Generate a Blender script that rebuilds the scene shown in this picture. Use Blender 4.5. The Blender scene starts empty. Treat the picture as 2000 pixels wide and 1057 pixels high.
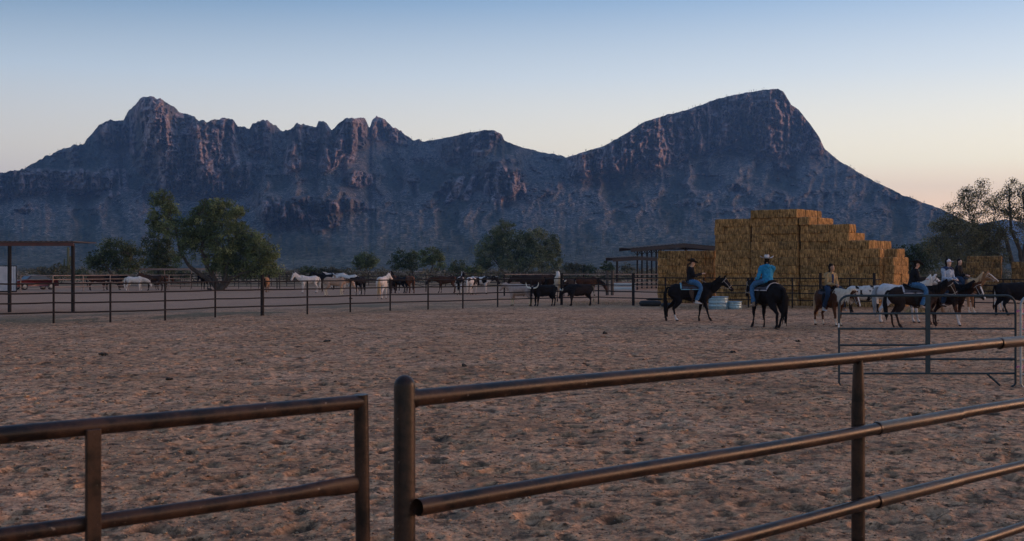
import bpy, bmesh, math, random
import numpy as np
from mathutils import Vector, Matrix, noise as mnoise

# ------------------------------------------------------------------ camera, sky, sun, exposure
F, HOR, CH = 2400.0, 525.0, 2.05        # focal length in photo pixels, horizon row, eye height
scene = bpy.context.scene
rnd = random.Random(7)
cam_d = bpy.data.cameras.new("camera"); cam = bpy.data.objects.new("camera", cam_d)
scene.collection.objects.link(cam); scene.camera = cam
cam.location = (0, 0, CH); cam.rotation_euler = (math.pi/2, 0, 0)
cam_d.sensor_width = 36.0; cam_d.lens = 36.0*F/2000.0
cam_d.shift_y = -(528.5-HOR)/2000.0
cam_d.clip_start = 0.1; cam_d.clip_end = 30000
cam_d.dof.use_dof = True; cam_d.dof.focus_distance = 45.0; cam_d.dof.aperture_fstop = 10.0

SUN_EL, SUN_AZ = math.radians(2.5), math.radians(80)   # azimuth clockwise from the view axis (+Y)
w = bpy.data.worlds.new("World"); scene.world = w; w.use_nodes = True
nt = w.node_tree; bg = nt.nodes["Background"]
sky = nt.nodes.new("ShaderNodeTexSky"); sky.sky_type = 'NISHITA'; sky.sun_disc = False
sky.sun_elevation = SUN_EL; sky.sun_rotation = SUN_AZ
sky.altitude = 800; sky.air_density = 1.0; sky.dust_density = 0.4; sky.ozone_density = 3.0
def sky_ramp(stops):
    r = nt.nodes.new("ShaderNodeValToRGB"); e = r.color_ramp.elements
    while len(e) < len(stops): e.new(0.5)
    for el, (p, c) in zip(e, stops): el.position = p; el.color = (c[0], c[1], c[2], 1)
    nt.links.new(sqz.outputs[0], r.inputs[0]); return r.outputs[0]
tcw = nt.nodes.new("ShaderNodeTexCoord"); sep = nt.nodes.new("ShaderNodeSeparateXYZ"); nt.links.new(tcw.outputs['Generated'], sep.inputs[0])
sqz = nt.nodes.new("ShaderNodeMath"); sqz.operation = 'MAXIMUM'; nt.links.new(sep.outputs['Z'], sqz.inputs[0]); sqz.inputs[1].default_value = 0.0
vd = nt.nodes.new("ShaderNodeVectorMath"); vd.operation = 'DOT_PRODUCT'; nt.links.new(tcw.outputs['Generated'], vd.inputs[0])
vd.inputs[1].default_value = (math.sin(SUN_AZ), math.cos(SUN_AZ), 0)
away = sky_ramp([(0.0, (.84,.68,.58)), (.06, (.90,.76,.62)), (.095, (.78,.71,.60)), (.154, (.46,.54,.62)), (.213, (.15,.26,.40)), (.4, (.10,.18,.33)), (1.0, (.08,.15,.32))])
side = sky_ramp([(0.0, (2.0,1.15,.55)), (.05, (1.75,1.17,.68)), (.083, (1.38,1.20,.86)), (.154, (.74,.79,.82)), (.213, (.35,.49,.68)), (.4, (.18,.28,.46)), (1.0, (.10,.18,.36))])
glow = sky_ramp([(0.0, (2.6,1.05,.42)), (.05, (2.2,1.15,.55)), (.15, (1.35,.98,.72)), (.3, (.62,.66,.72)), (.6, (.22,.32,.50)), (1.0, (.10,.18,.36))])
def mixw(f, a, b):
    m = nt.nodes.new("ShaderNodeMix"); m.data_type = 'RGBA'; m.clamp_factor = True
    if isinstance(f, float): m.inputs[0].default_value = f
    else: nt.links.new(f, m.inputs[0])
    nt.links.new(a, m.inputs[6]); nt.links.new(b, m.inputs[7]); return m.outputs[2]
def mapr(a, b):
    m = nt.nodes.new("ShaderNodeMapRange"); m.inputs[1].default_value = a; m.inputs[2].default_value = b
    nt.links.new(vd.outputs['Value'], m.inputs[0]); return m.outputs[0]
dusk = mixw(mapr(0.56, 1.0), mixw(mapr(-0.25, 0.56), away, side), glow)
sc6 = nt.nodes.new("ShaderNodeMix"); sc6.data_type = 'RGBA'; sc6.blend_type = 'MULTIPLY'; sc6.inputs[0].default_value = 1.0
nt.links.new(dusk, sc6.inputs[6]); sc6.inputs[7].default_value = (10.6, 10.6, 10.5, 1)
nt.links.new(mixw(0.85, sky.outputs[0], sc6.outputs[2]), bg.inputs[0]); bg.inputs[1].default_value = 0.15
sd = bpy.data.lights.new("sun", 'SUN'); sun = bpy.data.objects.new("sun", sd); scene.collection.objects.link(sun)
sd.energy = 3.7; sd.angle = math.radians(30); sd.color = (1.0, 0.50, 0.27)
SUN_L = math.radians(4.5)
sdir = Vector((math.sin(SUN_AZ)*math.cos(SUN_L), math.cos(SUN_AZ)*math.cos(SUN_L), math.sin(SUN_L)))
sun.rotation_euler = sdir.to_track_quat('Z', 'Y').to_euler()
vs = scene.view_settings; vs.view_transform = 'Standard'; vs.look = 'None'; vs.exposure = 0.0; vs.gamma = 1.0
scene.cycles.max_bounces = 5; scene.cycles.volume_bounces = 0; scene.cycles.use_denoising = True
scene.cycles.sample_clamp_indirect = 4
def G(px, py):
    """ground point under a photo pixel, and pixels per metre there"""
    s = (py-HOR)/CH
    return (px-1000)/s, F/s, s
def WP(px, py, Y):
    return Vector(((px-1000)*Y/F, Y, CH-(py-HOR)*Y/F))

# ------------------------------------------------------------------ helpers
def props(o, label=None, cat=None, group=None, kind=None):
    if label: o['label'] = label
    if cat: o['category'] = cat
    if group: o['group'] = group
    if kind: o['kind'] = kind
    return o
def link(o, parent=None):
    scene.collection.objects.link(o)
    if parent is not None: o.parent = parent
    return o
def empty(name, loc=(0,0,0), rz=0, **kw):
    o = bpy.data.objects.new(name, None); o.empty_display_size = 0.2
    o.location = loc; o.rotation_euler = (0, 0, rz)
    return props(link(o), **kw)
def mesh_np(name, co, faces, mat=None, parent=None, smooth=True, attrs=None, cols=None):
    """co (n,3) array, faces list or (m,k) array"""
    me = bpy.data.meshes.new(name)
    co = np.asarray(co, dtype=np.float32)
    if isinstance(faces, np.ndarray):
        m, k = faces.shape
        me.vertices.add(len(co)); me.vertices.foreach_set('co', co.ravel())
        me.loops.add(m*k); me.loops.foreach_set('vertex_index', faces.ravel().astype(np.int32))
        me.polygons.add(m); me.polygons.foreach_set('loop_start', np.arange(0, m*k, k, dtype=np.int32))
        me.polygons.foreach_set('loop_total', np.full(m, k, dtype=np.int32))
        me.update(calc_edges=True)
    else:
        me.from_pydata(co.tolist(), [], faces)
    if smooth: me.polygons.foreach_set('use_smooth', np.ones(len(me.polygons), dtype=bool))
    for a, v in (attrs or {}).items():
        at = me.attributes.new(a, 'FLOAT', 'POINT'); at.data.foreach_set('value', np.asarray(v, dtype=np.float32))
    if cols is not None: set_cols(me, cols)
    if mat: me.materials.append(mat)
    return link(bpy.data.objects.new(name, me), parent)
def set_cols(me, cols):
    at = me.color_attributes.new('Col', 'FLOAT_COLOR', 'POINT')
    c = np.ones((len(me.vertices), 4), dtype=np.float32); c[:, :3] = cols
    at.data.foreach_set('color', c.ravel())

def vnoise(x, y, seed=0):
    x = np.asarray(x, dtype=np.float64); y = np.asarray(y, dtype=np.float64)
    xi = np.floor(x).astype(np.int64); yi = np.floor(y).astype(np.int64)
    fx = x-xi; fy = y-yi
    u = fx*fx*fx*(fx*(fx*6-15)+10); v = fy*fy*fy*(fy*(fy*6-15)+10)
    def h(a, b):
        n = (a*374761393 + b*668265263 + seed*1442695041) & 0xffffffff
        n = ((n ^ (n >> 13))*1274126177) & 0xffffffff
        n = (n ^ (n >> 16)) & 0xffff
        return n/65535.0
    return (h(xi, yi)*(1-u)+h(xi+1, yi)*u)*(1-v) + (h(xi, yi+1)*(1-u)+h(xi+1, yi+1)*u)*v
def fbm(x, y, octv=5, seed=0, gain=0.5, ridged=False):
    a, s, t = 1.0, 0.0, 0.0
    for i in range(octv):
        n = vnoise(x, y, seed+i*17)
        if ridged: n = 1-np.abs(2*n-1)
        s = s+a*n; t += a; a *= gain; x = x*2.03+11.3; y = y*2.03+5.7
    return s/t
def smooth01(e0, e1, x):
    t = np.clip((x-e0)/(e1-e0), 0, 1); return t*t*(3-2*t)

# ------------------------------------------------------------------ materials
MATS = {}
def new_mat(name):
    m = bpy.data.materials.new(name); m.use_nodes = True; MATS[name] = m
    return m, m.node_tree, m.node_tree.nodes["Principled BSDF"]
def nd(t, kind, **inp):
    n = t.nodes.new(kind)
    for k, v in inp.items():
        if k in n.inputs: n.inputs[k].default_value = v
        else: setattr(n, k, v)
    return n
def ramp(t, fac, stops):
    r = t.nodes.new("ShaderNodeValToRGB"); t.links.new(fac, r.inputs[0])
    e = r.color_ramp.elements
    while len(e) < len(stops): e.new(0.5)
    for el, (p, c) in zip(e, stops):
        el.position = p; el.color = (c[0], c[1], c[2], 1) if hasattr(c, '__len__') else (c, c, c, 1)
    return r.outputs[0]
def mixc(t, fac, a, b, mode='MIX'):
    m = t.nodes.new("ShaderNodeMix"); m.data_type = 'RGBA'; m.blend_type = mode
    for s, v in ((0, fac), (6, a), (7, b)):
        if hasattr(v, 'is_output') or isinstance(v, bpy.types.NodeSocket): t.links.new(v, m.inputs[s])
        elif s == 0: m.inputs[0].default_value = v
        else: m.inputs[s].default_value = (v[0], v[1], v[2], 1)
    return m.outputs[2]
def coords(t, scale=(1, 1, 1), kind='Object'):
    tc = t.nodes.new("ShaderNodeTexCoord"); mp = t.nodes.new("ShaderNodeMapping")
    mp.inputs['Scale'].default_value = scale; t.links.new(tc.outputs[kind], mp.inputs[0])
    return mp.outputs[0]
def noise_n(t, vec, scale, detail=5, rough=0.55, dist=0.0):
    n = nd(t, "ShaderNodeTexNoise", Scale=scale, Detail=detail, Roughness=rough, Distortion=dist)
    if vec is not None: t.links.new(vec, n.inputs['Vector'])
    return n.outputs['Fac']
def bump(t, bs, hgt, strength=0.3, dist=0.01):
    b = nd(t, "ShaderNodeBump", Strength=strength, Distance=dist)
    t.links.new(hgt, b.inputs['Height']); t.links.new(b.outputs[0], bs.inputs['Normal'])
def simple_mat(name, c1, c2=None, scale=4.0, rough=0.6, metal=0.0, bumpk=0.0, bscale=40, stretch=(1,1,1), spec=None, bdist=0.01):
    m, t, bs = new_mat(name)
    v = coords(t, stretch)
    if c2 is None: c2 = tuple(x*0.75 for x in c1)
    f = noise_n(t, v, scale)
    t.links.new(ramp(t, f, [(0.32, c2), (0.68, c1)]), bs.inputs['Base Color'])
    bs.inputs['Roughness'].default_value = rough; bs.inputs['Metallic'].default_value = metal
    if spec is not None: bs.inputs['Specular IOR Level'].default_value = spec
    if bumpk: bump(t, bs, noise_n(t, v, bscale), bumpk, bdist)
    return m

# ground: churned arena dirt, paler pink in the pens beyond, dull green weed by the long fence
m, t, bs = new_mat('dirt')
v = coords(t)
big = noise_n(t, v, 0.35, 6, 0.6)
c = ramp(t, big, [(0.3, (0.39, 0.205, 0.105)), (0.5, (0.58, 0.315, 0.168)), (0.72, (0.67, 0.39, 0.235))])
fine = noise_n(t, v, 13.0, 8, 0.8)
c = mixc(t, 0.85, c, ramp(t, fine, [(0.38, (0.18, 0.15, 0.13)), (0.46, (0.75, 0.72, 0.70)), (0.54, (1.05, 1.03, 1.0)), (0.62, (1.6, 1.55, 1.5))]), 'MULTIPLY')
pit = noise_n(t, v, 4.2, 6, 0.68)  # noise mask for the painted slot shade
c = mixc(t, ramp(t, pit, [(0.40, 0.85), (0.485, 0.0)]), c, (0.07, 0.042, 0.026))  # dark patches in the colour stand in for shaded slots
churn_shade = noise_n(t, v, 1.7, 6, 0.7)
c = mixc(t, ramp(t, churn_shade, [(0.40, 0.5), (0.52, 0.0)]), c, (0.11, 0.068, 0.046))  # broader patches, shade of the rough relief painted into the dirt
red = noise_n(t, v, 1.3, 4, 0.6)
c = mixc(t, ramp(t, red, [(0.55, 0.0), (0.75, 0.5)]), c, (0.13, 0.075, 0.045))
gr = nd(t, "ShaderNodeAttribute", attribute_name='weed')
c = mixc(t, gr.outputs['Fac'], c, mixc(t, 0.5, (0.082, 0.085, 0.045), ramp(t, fine, [(0.3, (0.04, 0.042, 0.022)), (0.7, (0.14, 0.125, 0.07))])))
pk = nd(t, "ShaderNodeAttribute", attribute_name='pale')
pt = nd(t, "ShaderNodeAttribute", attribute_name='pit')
c = mixc(t, pt.outputs['Fac'], c, (0.030, 0.019, 0.013))  # shade inside the hoof pits, put into the dirt colour
c = mixc(t, pk.outputs['Fac'], c, ramp(t, fine, [(0.38, (0.20, 0.12, 0.075)), (0.6, (0.46, 0.295, 0.20))]))
# small pale pebbles
vo = nd(t, "ShaderNodeTexVoronoi", Scale=14.0); t.links.new(v, vo.inputs['Vector'])
c = mixc(t, ramp(t, vo.outputs['Distance'], [(0.0, 0.8), (0.09, 0.0)]), c, (0.34, 0.31, 0.28))
t.links.new(c, bs.inputs['Base Color']); bs.inputs['Roughness'].default_value = 0.95; bs.inputs['Specular IOR Level'].default_value = 0.15
bump(t, bs, noise_n(t, v, 30.0, 7, 0.75), 1.0, 0.012)

# mountain rock and brush
m, t, bs = new_mat('mountain_rock')
v = coords(t)
vst = coords(t, (1, 1, 0.22))
rk = nd(t, "ShaderNodeAttribute", attribute_name='rock')
n1 = noise_n(t, v, 0.012, 8, 0.65)
n2 = noise_n(t, vst, 0.05, 9, 0.78)
rock = ramp(t, n2, [(0.40, (0.035, 0.034, 0.038)), (0.48, (0.22, 0.17, 0.165)), (0.56, (0.46, 0.36, 0.345))])
brush = noise_n(t, v, 0.16, 4, 0.9)
slope = ramp(t, brush, [(0.40, (0.012, 0.020, 0.020)), (0.48, (0.060, 0.066, 0.066)), (0.53, (0.105, 0.105, 0.10)), (0.59, (0.44, 0.38, 0.35))])
zz = nd(t, "ShaderNodeSeparateXYZ"); t.links.new(v, zz.inputs[0])
mr = nd(t, "ShaderNodeMapRange"); mr.inputs[1].default_value = 10; mr.inputs[2].default_value = 90; mr.inputs[3].default_value = 0.65; mr.inputs[4].default_value = 0.0
t.links.new(zz.outputs['Z'], mr.inputs[0])
slope = mixc(t, mr.outputs[0], slope, ramp(t, brush, [(0.42, (0.018, 0.032, 0.020)), (0.6, (0.14, 0.165, 0.10))]))
slope = mixc(t, ramp(t, n1, [(0.4, 0.0), (0.7, 0.6)]), slope, (0.055, 0.062, 0.05))
vg = nd(t, "ShaderNodeAttribute", attribute_name='veg')
slope = mixc(t, ramp(t, noise_n(t, v, 0.035, 7, 0.7), [(0.44, 0.0), (0.60, 0.5)]), slope, mixc(t, 0.45, slope, (0.26, 0.23, 0.225)))
base = mixc(t, rk.outputs['Fac'], slope, rock)
t.links.new(mixc(t, vg.outputs['Fac'], base, ramp(t, brush, [(0.42, (0.012, 0.022, 0.018)), (0.6, (0.075, 0.085, 0.062))])), bs.inputs['Base Color'])
bs.inputs['Roughness'].default_value = 1.0; bs.inputs['Specular IOR Level'].default_value = 0.0
bump(t, bs, noise_n(t, v, 0.07, 7, 0.7), 0.8, 7.0)

# ------------------------------------------------------------------ ground sheet with hoof marks
def ground_height(X, Y):
    d = np.hypot(X, Y)
    near = (1-smooth01(45, 75, Y))*(1-smooth01(0.60, 0.652, np.abs(X)/np.maximum(Y, 0.1)))*smooth01(2.2, 2.6, Y)
    z = (fbm(X*0.8, Y*0.8, 4, 3)-0.5)*0.05 + (fbm(X*1.9, Y*1.9, 3, 39, ridged=True)-0.5)*0.028 + (fbm(X*5, Y*5, 3, 9)-0.5)*0.026 + (fbm(X*15, Y*15, 3, 19, ridged=True)-0.5)*0.013
    # hoof prints: jittered pits with a raised rim
    z = z + (fbm(X*34, Y*34, 2, 29)-0.5)*0.012*(1-smooth01(8, 16, Y))
    pits = np.zeros_like(z)
    for k, (cell, dep, rad) in enumerate(((0.47, 0.055, 0.080), (0.36, 0.035, 0.06), (0.70, 0.07, 0.12))):
        gx = np.floor(X/cell); gy = np.floor(Y/cell)
        for ox in (-1, 0, 1):
            for oy in (-1, 0, 1):
                cx, cy = gx+ox, gy+oy
                def hh(s):
                    n = (cx.astype(np.int64)*73856093 ^ cy.astype(np.int64)*19349663 ^ (s+k*31)*83492791) & 0xffffff
                    n = (n*1103515245+12345) & 0x7fffffff
                    return ((n >> 8) & 0xffff)/65535.0
                jx, jy, on, an = hh(1), hh(2), hh(3), hh(4)*math.pi
                dx = X-(cx+jx)*cell; dy = Y-(cy+jy)*cell
                a = (dx*np.cos(an)+dy*np.sin(an))/1.25; b = (-dx*np.sin(an)+dy*np.cos(an))*1.1
                r = np.sqrt(a*a+b*b)/rad
                amp = np.where(on > 0.45, dep*(0.5+0.6*hh(5)), 0.0)
                z = z + amp*(-np.exp(-r**4*0.9) + 0.16*np.exp(-((r-1.45)/0.35)**2))
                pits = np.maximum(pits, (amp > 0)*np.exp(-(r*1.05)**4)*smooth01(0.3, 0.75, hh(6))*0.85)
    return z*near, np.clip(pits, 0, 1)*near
def build_ground():
    rows = np.concatenate([2.2*np.exp(np.linspace(0, math.log(75/2.2), 1350)), 75*np.exp(np.linspace(0.02, math.log(9000/75), 90))])
    u = np.linspace(-0.66, 0.66, 860)
    Yg, U = np.meshgrid(rows, u, indexing='ij')
    Xg = Yg*U
    Z, pit = ground_height(Xg, Yg)
    pxs = 1000+F*U; pys = HOR+F*CH/Yg
    fence_y = np.interp(pxs, [0, 104, 512, 972, 1237, 1400], [636, 632, 617, 599, 596, 596])
    weed = smooth01(-22, -4, fence_y-pys+0)*(1-smooth01(12, 22, fence_y-pys))
    weed = np.exp(-((pys-fence_y+10)/11.0)**2)*(1-smooth01(700, 1000, pxs))
    weed = weed*smooth01(0.35, 0.6, fbm(Xg*0.5, Yg*0.25, 4, 5))
    wild = smooth01(120, 150, Yg)
    weed = np.clip(np.maximum(weed*0.85, wild*(0.35+0.5*fbm(Xg*0.05, Yg*0.05, 3, 8))), 0, 1)
    pale = smooth01(2, 26, fence_y-pys)*(1-wild)*0.75
    n, k = Yg.shape
    co = np.stack([Xg, Yg, Z], -1).reshape(-1, 3)
    # wings behind and beside the camera close the sheet
    idx = np.arange(n*k).reshape(n, k)
    f = np.stack([idx[:-1, :-1], idx[:-1, 1:], idx[1:, 1:], idx[1:, :-1]], -1).reshape(-1, 4)
    extra = np.array([[-6000, -200, 0], [6000, -200, 0], [6000, 9000, 0], [-6000, 9000, 0]], dtype=float)
    b = n*k
    f2 = [[b, b+1, idx[0, -1], idx[0, 0]], [b+1, b+2, idx[-1, -1], idx[0, -1]], [b, idx[0, 0], idx[-1, 0], b+3]]
    co = np.vstack([co, extra]); z4 = np.zeros(4)
    f = np.vstack([f, np.array(f2)])
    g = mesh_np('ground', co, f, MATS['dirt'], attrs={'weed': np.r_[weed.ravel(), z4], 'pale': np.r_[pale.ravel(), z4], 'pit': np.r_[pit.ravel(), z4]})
    props(g, 'churned reddish brown corral dirt pocked with hoof marks', 'ground', kind='structure')
build_ground()

# ------------------------------------------------------------------ mountains
SKY_L = [(-700,470),(-300,410),(-100,366),(0,338),(30,332),(45,329),(100,300),(165,278),(180,262),(198,240),(215,235),(240,236),(252,215),(270,196),(290,187),(310,192),(340,210),(355,222),(385,232),(405,240),(420,232),(440,229),(455,231),(465,246),(487,251),(492,240),(515,235),(530,240),(555,258),(572,252),(580,241),(592,245),(605,248),(618,250),(622,238),(632,236),(640,243),(648,252),(655,248),(662,238),(680,230),(700,229),(712,230),(717,240),(722,248),(727,232),(735,228),(752,233),(765,246),(790,262),(802,270),(830,276),(860,272),(900,262),(940,255),(965,254),(980,262),(985,274),(1020,288),(1060,298),(1095,303),(1105,307),(1130,300),(1180,285),(1220,262),(1260,237),(1300,225),(1340,215),(1370,205),(1400,193),(1440,184),(1480,177),(1520,173),(1530,180),(1545,205),(1560,215),(1580,240),(1600,268),(1610,290),(1640,315),(1700,350),(1760,380),(1835,407),(1900,437),(2000,478),(2150,512),(2700,523)]
ROCK = [(298,265,62,80),(335,330,48,48),(400,300,48,70),(455,262,32,42),(455,345,16,26),(478,345,14,26),(515,266,30,34),(572,308,20,30),
        (600,268,50,30),(690,262,42,38),(650,300,30,26),(752,250,42,26),(215,262,36,30),(935,272,60,22),(880,300,30,20),(975,352,62,38),(888,368,28,24),
        (700,350,34,18),(100,352,150,24),(20,360,40,30),(560,415,60,26),(640,430,30,16),(620,400,120,18),(415,365,60,14)]
BUTTE_TOP = [(1090,312),(1130,302),(1180,290),(1220,266),(1260,242),(1300,230),(1340,220),(1400,198),(1440,190),(1520,176),(1545,206),(1580,242),(1612,292)]
BUTTE_BOT = [(1090,330),(1130,352),(1180,340),(1230,338),(1290,330),(1330,318),(1400,292),(1440,286),(1480,306),(1540,306),(1575,296),(1612,296)]
RIBS = [(290,186,300,292,40),(328,250,346,372,32),(374,232,386,374,19),(405,262,408,352,11),(421,252,431,325,15),(443,229,452,335,20),(426,328,430,374,15),(486,318,468,372,12),
        (513,236,506,304,23),(578,276,569,338,18),(583,242,586,274,11),(606,248,604,280,10),(622,238,620,280,11),(640,244,640,268,8),(690,230,664,325,25),(708,229,706,268,12),(738,228,745,276,17),
        (764,246,768,280,12),(786,260,786,284,9),(236,240,236,280,20),(212,238,206,270,15),(262,230,270,300,16),(320,205,318,262,14),(350,222,352,270,14),(640,290,636,330,14),(612,290,606,322,12),
        (967,257,928,304,20),(940,258,900,296,14),(976,326,986,398,24),(955,338,958,380,14),(1010,338,1018,380,12),(902,346,880,394,11),(926,344,908,390,9),(700,335,694,366,14),(722,340,720,362,10),
        (545,395,556,438,14),(575,400,590,446,14),(608,420,624,456,13),(520,392,524,420,12),(650,395,655,415,12)]
_rr = random.Random(4)
for _i in range(21): RIBS.append((4+_i*12+_rr.uniform(-2, 2), 332+_rr.uniform(-2, 6), 4+_i*12+_rr.uniform(-3, 3), 372+_rr.uniform(-8, 12), _rr.uniform(5, 9)))
def butte_ribs():
    bt = np.array([(1090,314),(1130,303),(1180,288),(1220,264),(1260,239),(1300,227),(1340,217),(1370,207),(1400,195),(1440,186),(1480,179),(1520,175),(1545,207),(1580,243),(1612,292)]); bb = np.array(BUTTE_BOT)
    x = 1108.0
    while x < 1606:
        w_ = _rr.uniform(8, 19) if x < 1520 else _rr.uniform(6, 11)
        top = float(np.interp(x, bt[:, 0], bt[:, 1])); bot = float(np.interp(x+4, bb[:, 0], bb[:, 1]))
        RIBS.append((x, top-2+_rr.uniform(0, 10)*(_rr.random() < 0.4), x+_rr.uniform(-2, 8), bot+_rr.uniform(-10, 4), w_))
        if _rr.random() < 0.5: RIBS.append((x+_rr.uniform(-4, 4), top+(bot-top)*_rr.uniform(0.35, 0.6), x+_rr.uniform(-2, 8), bot+_rr.uniform(-4, 8), w_*0.7))
        x += w_*1.35
def build_mountain(name, SK, yf, g_talus, g_rock, xs, rows, rocks=True, seed=0):
    px = np.linspace(xs[0], xs[1], xs[2]); sk = np.array(SK, dtype=float)
    S = HOR-np.interp(px, sk[:, 0], sk[:, 1])
    S = S + (fbm(px/9.0, px*0+seed, 4, 31)-0.5)*np.where(px < 830, 10.0, 3.0)*smooth01(40, 120, S)
    S = np.maximum(S, 1.5)
    r = np.linspace(0, 1, rows)**0.92
    Hh = r[:, None]*S[None, :]; P = np.repeat(px[None, :], rows, 0); PY = HOR-Hh
    wx = (fbm(P/40, PY/40, 4, 41+seed)-0.5)*34; wy = (fbm(P/40, PY/40, 4, 47+seed)-0.5)*26
    mask = np.zeros_like(P)
    rib = np.zeros_like(P); ribd = np.zeros_like(P)
    if rocks:
        butte_ribs()
        for (x0, y0, x1, y1, w_) in RIBS:
            t_ = (PY-y0)/(y1-y0)
            cx = x0+(x1-x0)*t_+wx*0.16
            ww = w_*(0.62+0.5*np.clip(t_, 0, 1)**0.8)
            p_ = np.sqrt(np.clip(1-((P-cx)/ww)**2, 0, 1))*smooth01(-0.10, 0.10, t_)*(1-smooth01(0.80, 1.12, t_+(wy/26)*0.3))
            rib = np.maximum(rib, p_); ribd = np.maximum(ribd, p_*w_)
        for (cx, cy, rx, ry) in ROCK:
            d = np.sqrt(((P+wx*0.8-cx)/rx)**2+((PY+wy*0.8-cy)/ry)**2)
            mask = np.maximum(mask, 1-smooth01(0.72, 1.02, d))
        bt = np.array(BUTTE_TOP); bb = np.array(BUTTE_BOT)
        top = np.interp(P, bt[:, 0], bt[:, 1]); bot = np.interp(P+wx*0.6, bb[:, 0], bb[:, 1])+wy*0.7
        inb = smooth01(-6, 2, PY-top+6)*(1-smooth01(-5, 5, PY-bot))*smooth01(1085, 1140, P)*(1-smooth01(1608, 1616, P))
        mask = np.maximum(mask, inb)
        outc = smooth01(0.68, 0.76, fbm(P/45, PY/22, 5, 77))*smooth01(90, 150, Hh)*0.7   # scattered outcrops
        mask = np.maximum(mask, outc)
    g = g_talus*(1-mask)+g_rock*mask
    dh = np.diff(Hh, axis=0)
    Y = np.zeros_like(P); Y[0] = yf
    Y[1:] = yf+np.cumsum(dh*(g[1:]+g[:-1])*0.5, axis=0)
    # even the depth out sideways so neighbouring columns do not tear apart
    k = 41; ker = np.hanning(k); ker /= ker.sum()
    pad = np.pad(Y, ((0, 0), (k//2, k//2)), mode='edge')
    Ys = np.stack([np.convolve(pad[i], ker, 'valid') for i in range(rows)])
    Y = Ys*0.9+Y*0.1
    flute = fbm(P/17+wx/30, PY/90+wy/40, 5, 53+seed, 0.6, ridged=True)
    crag = fbm(P/10+wy/20, PY/13+wx/20, 4, 71+seed, 0.6, ridged=True)
    butt = fbm(P/60, PY/220, 3, 59+seed, ridged=True)
    gully = fbm(P/55+wy/40, PY/70, 5, 61+seed, 0.55, ridged=True)
    lump = fbm(P/12, PY/7, 4, 67+seed)
    env = smooth01(6, 60, Hh)
    Y = Y - mask*env*((flute-0.5)*190+(butt-0.5)*260+(crag-0.5)*150) - env*(1-mask)*((gully-0.5)*240*smooth01(20,160,Hh)+(lump-0.5)*30)
    Y = Y - env*ribd*4.2*(0.8+0.4*crag)
    mask = np.maximum(mask*0.75, smooth01(0.05, 0.35, rib))
    veg = np.maximum(mask*np.clip(smooth01(0.60, 0.42, flute)*0.75+smooth01(0.45, 0.1, rib)*0.75, 0, 0.85), (1-mask)*smooth01(0.66, 0.45, gully)*0.8)*smooth01(10, 40, Hh)
    X = (P-1000)*Y/F; Z = CH+Hh*Y/F - 3*(r[:, None] == 0)
    # far side of the ridge
    bk = []
    for dy, dz in ((60, 0.97), (260, 0.8), (900, 0.3), (1500, -0.01)):
        Yb = Y[-1]+dy; bk.append(np.stack([(px-1000)*Yb/F, Yb, Z[-1]*dz], -1))
    co = np.concatenate([np.stack([X, Y, Z], -1), np.array(bk)], 0)
    n, kk = co.shape[:2]
    m2 = np.concatenate([mask, np.repeat(mask[-1:], 4, 0)], 0)
    idx = np.arange(n*kk).reshape(n, kk)
    f = np.stack([idx[:-1, :-1], idx[:-1, 1:], idx[1:, 1:], idx[1:, :-1]], -1).reshape(-1, 4)
    o = mesh_np(name, co.reshape(-1, 3), f, MATS['mountain_rock'], attrs={'rock': m2.ravel(), 'veg': np.concatenate([veg, np.repeat(veg[-1:], 4, 0)], 0).ravel()})
    return o, px, S, Y
mo, MPX, MS, MY = build_mountain('mountain', SKY_L, 1100.0, 7.0, 1.1, (-700, 2650, 2000), 260)
props(mo, 'jagged desert range with rust rock cliffs and a flat topped butte', 'mountain', kind='structure')
far, _, _, _ = build_mountain('mountain_far', [(1500, 524), (1800, 480), (1900, 440), (1960, 428), (2010, 436), (2100, 425), (2300, 450), (2700, 520)], 5200.0, 9.0, 9.0, (1500, 2700, 300), 60, rocks=False, seed=5)
far.name = 'mountain'
props(far, 'low distant ridge showing pale behind the trees', 'mountain', kind='structure')

# ------------------------------------------------------------------ the air: even haze in one closed box
def haze_box():
    x0, x1, y0, y1, z0, z1 = -7000, 7000, -300, 9500, -12, 640
    v = [(x, y, z) for z in (z0, z1) for y in (y0, y1) for x in (x0, x1)]
    f = [(0, 2, 3, 1), (4, 5, 7, 6), (0, 1, 5, 4), (2, 6, 7, 3), (0, 4, 6, 2), (1, 3, 7, 5)]
    m = bpy.data.materials.new('haze_air'); m.use_nodes = True; t = m.node_tree; t.nodes.remove(t.nodes["Principled BSDF"])
    pv = t.nodes.new("ShaderNodeVolumePrincipled"); pv.inputs['Density'].default_value = 1.15e-4
    pv.inputs['Color'].default_value = (0.24, 0.50, 0.95, 1)
    t.links.new(pv.outputs[0], t.nodes["Material Output"].inputs['Volume'])
    props(mesh_np('haze', v, f, m, smooth=False), 'thin bluish evening air', 'haze', kind='stuff')
haze_box()

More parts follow.
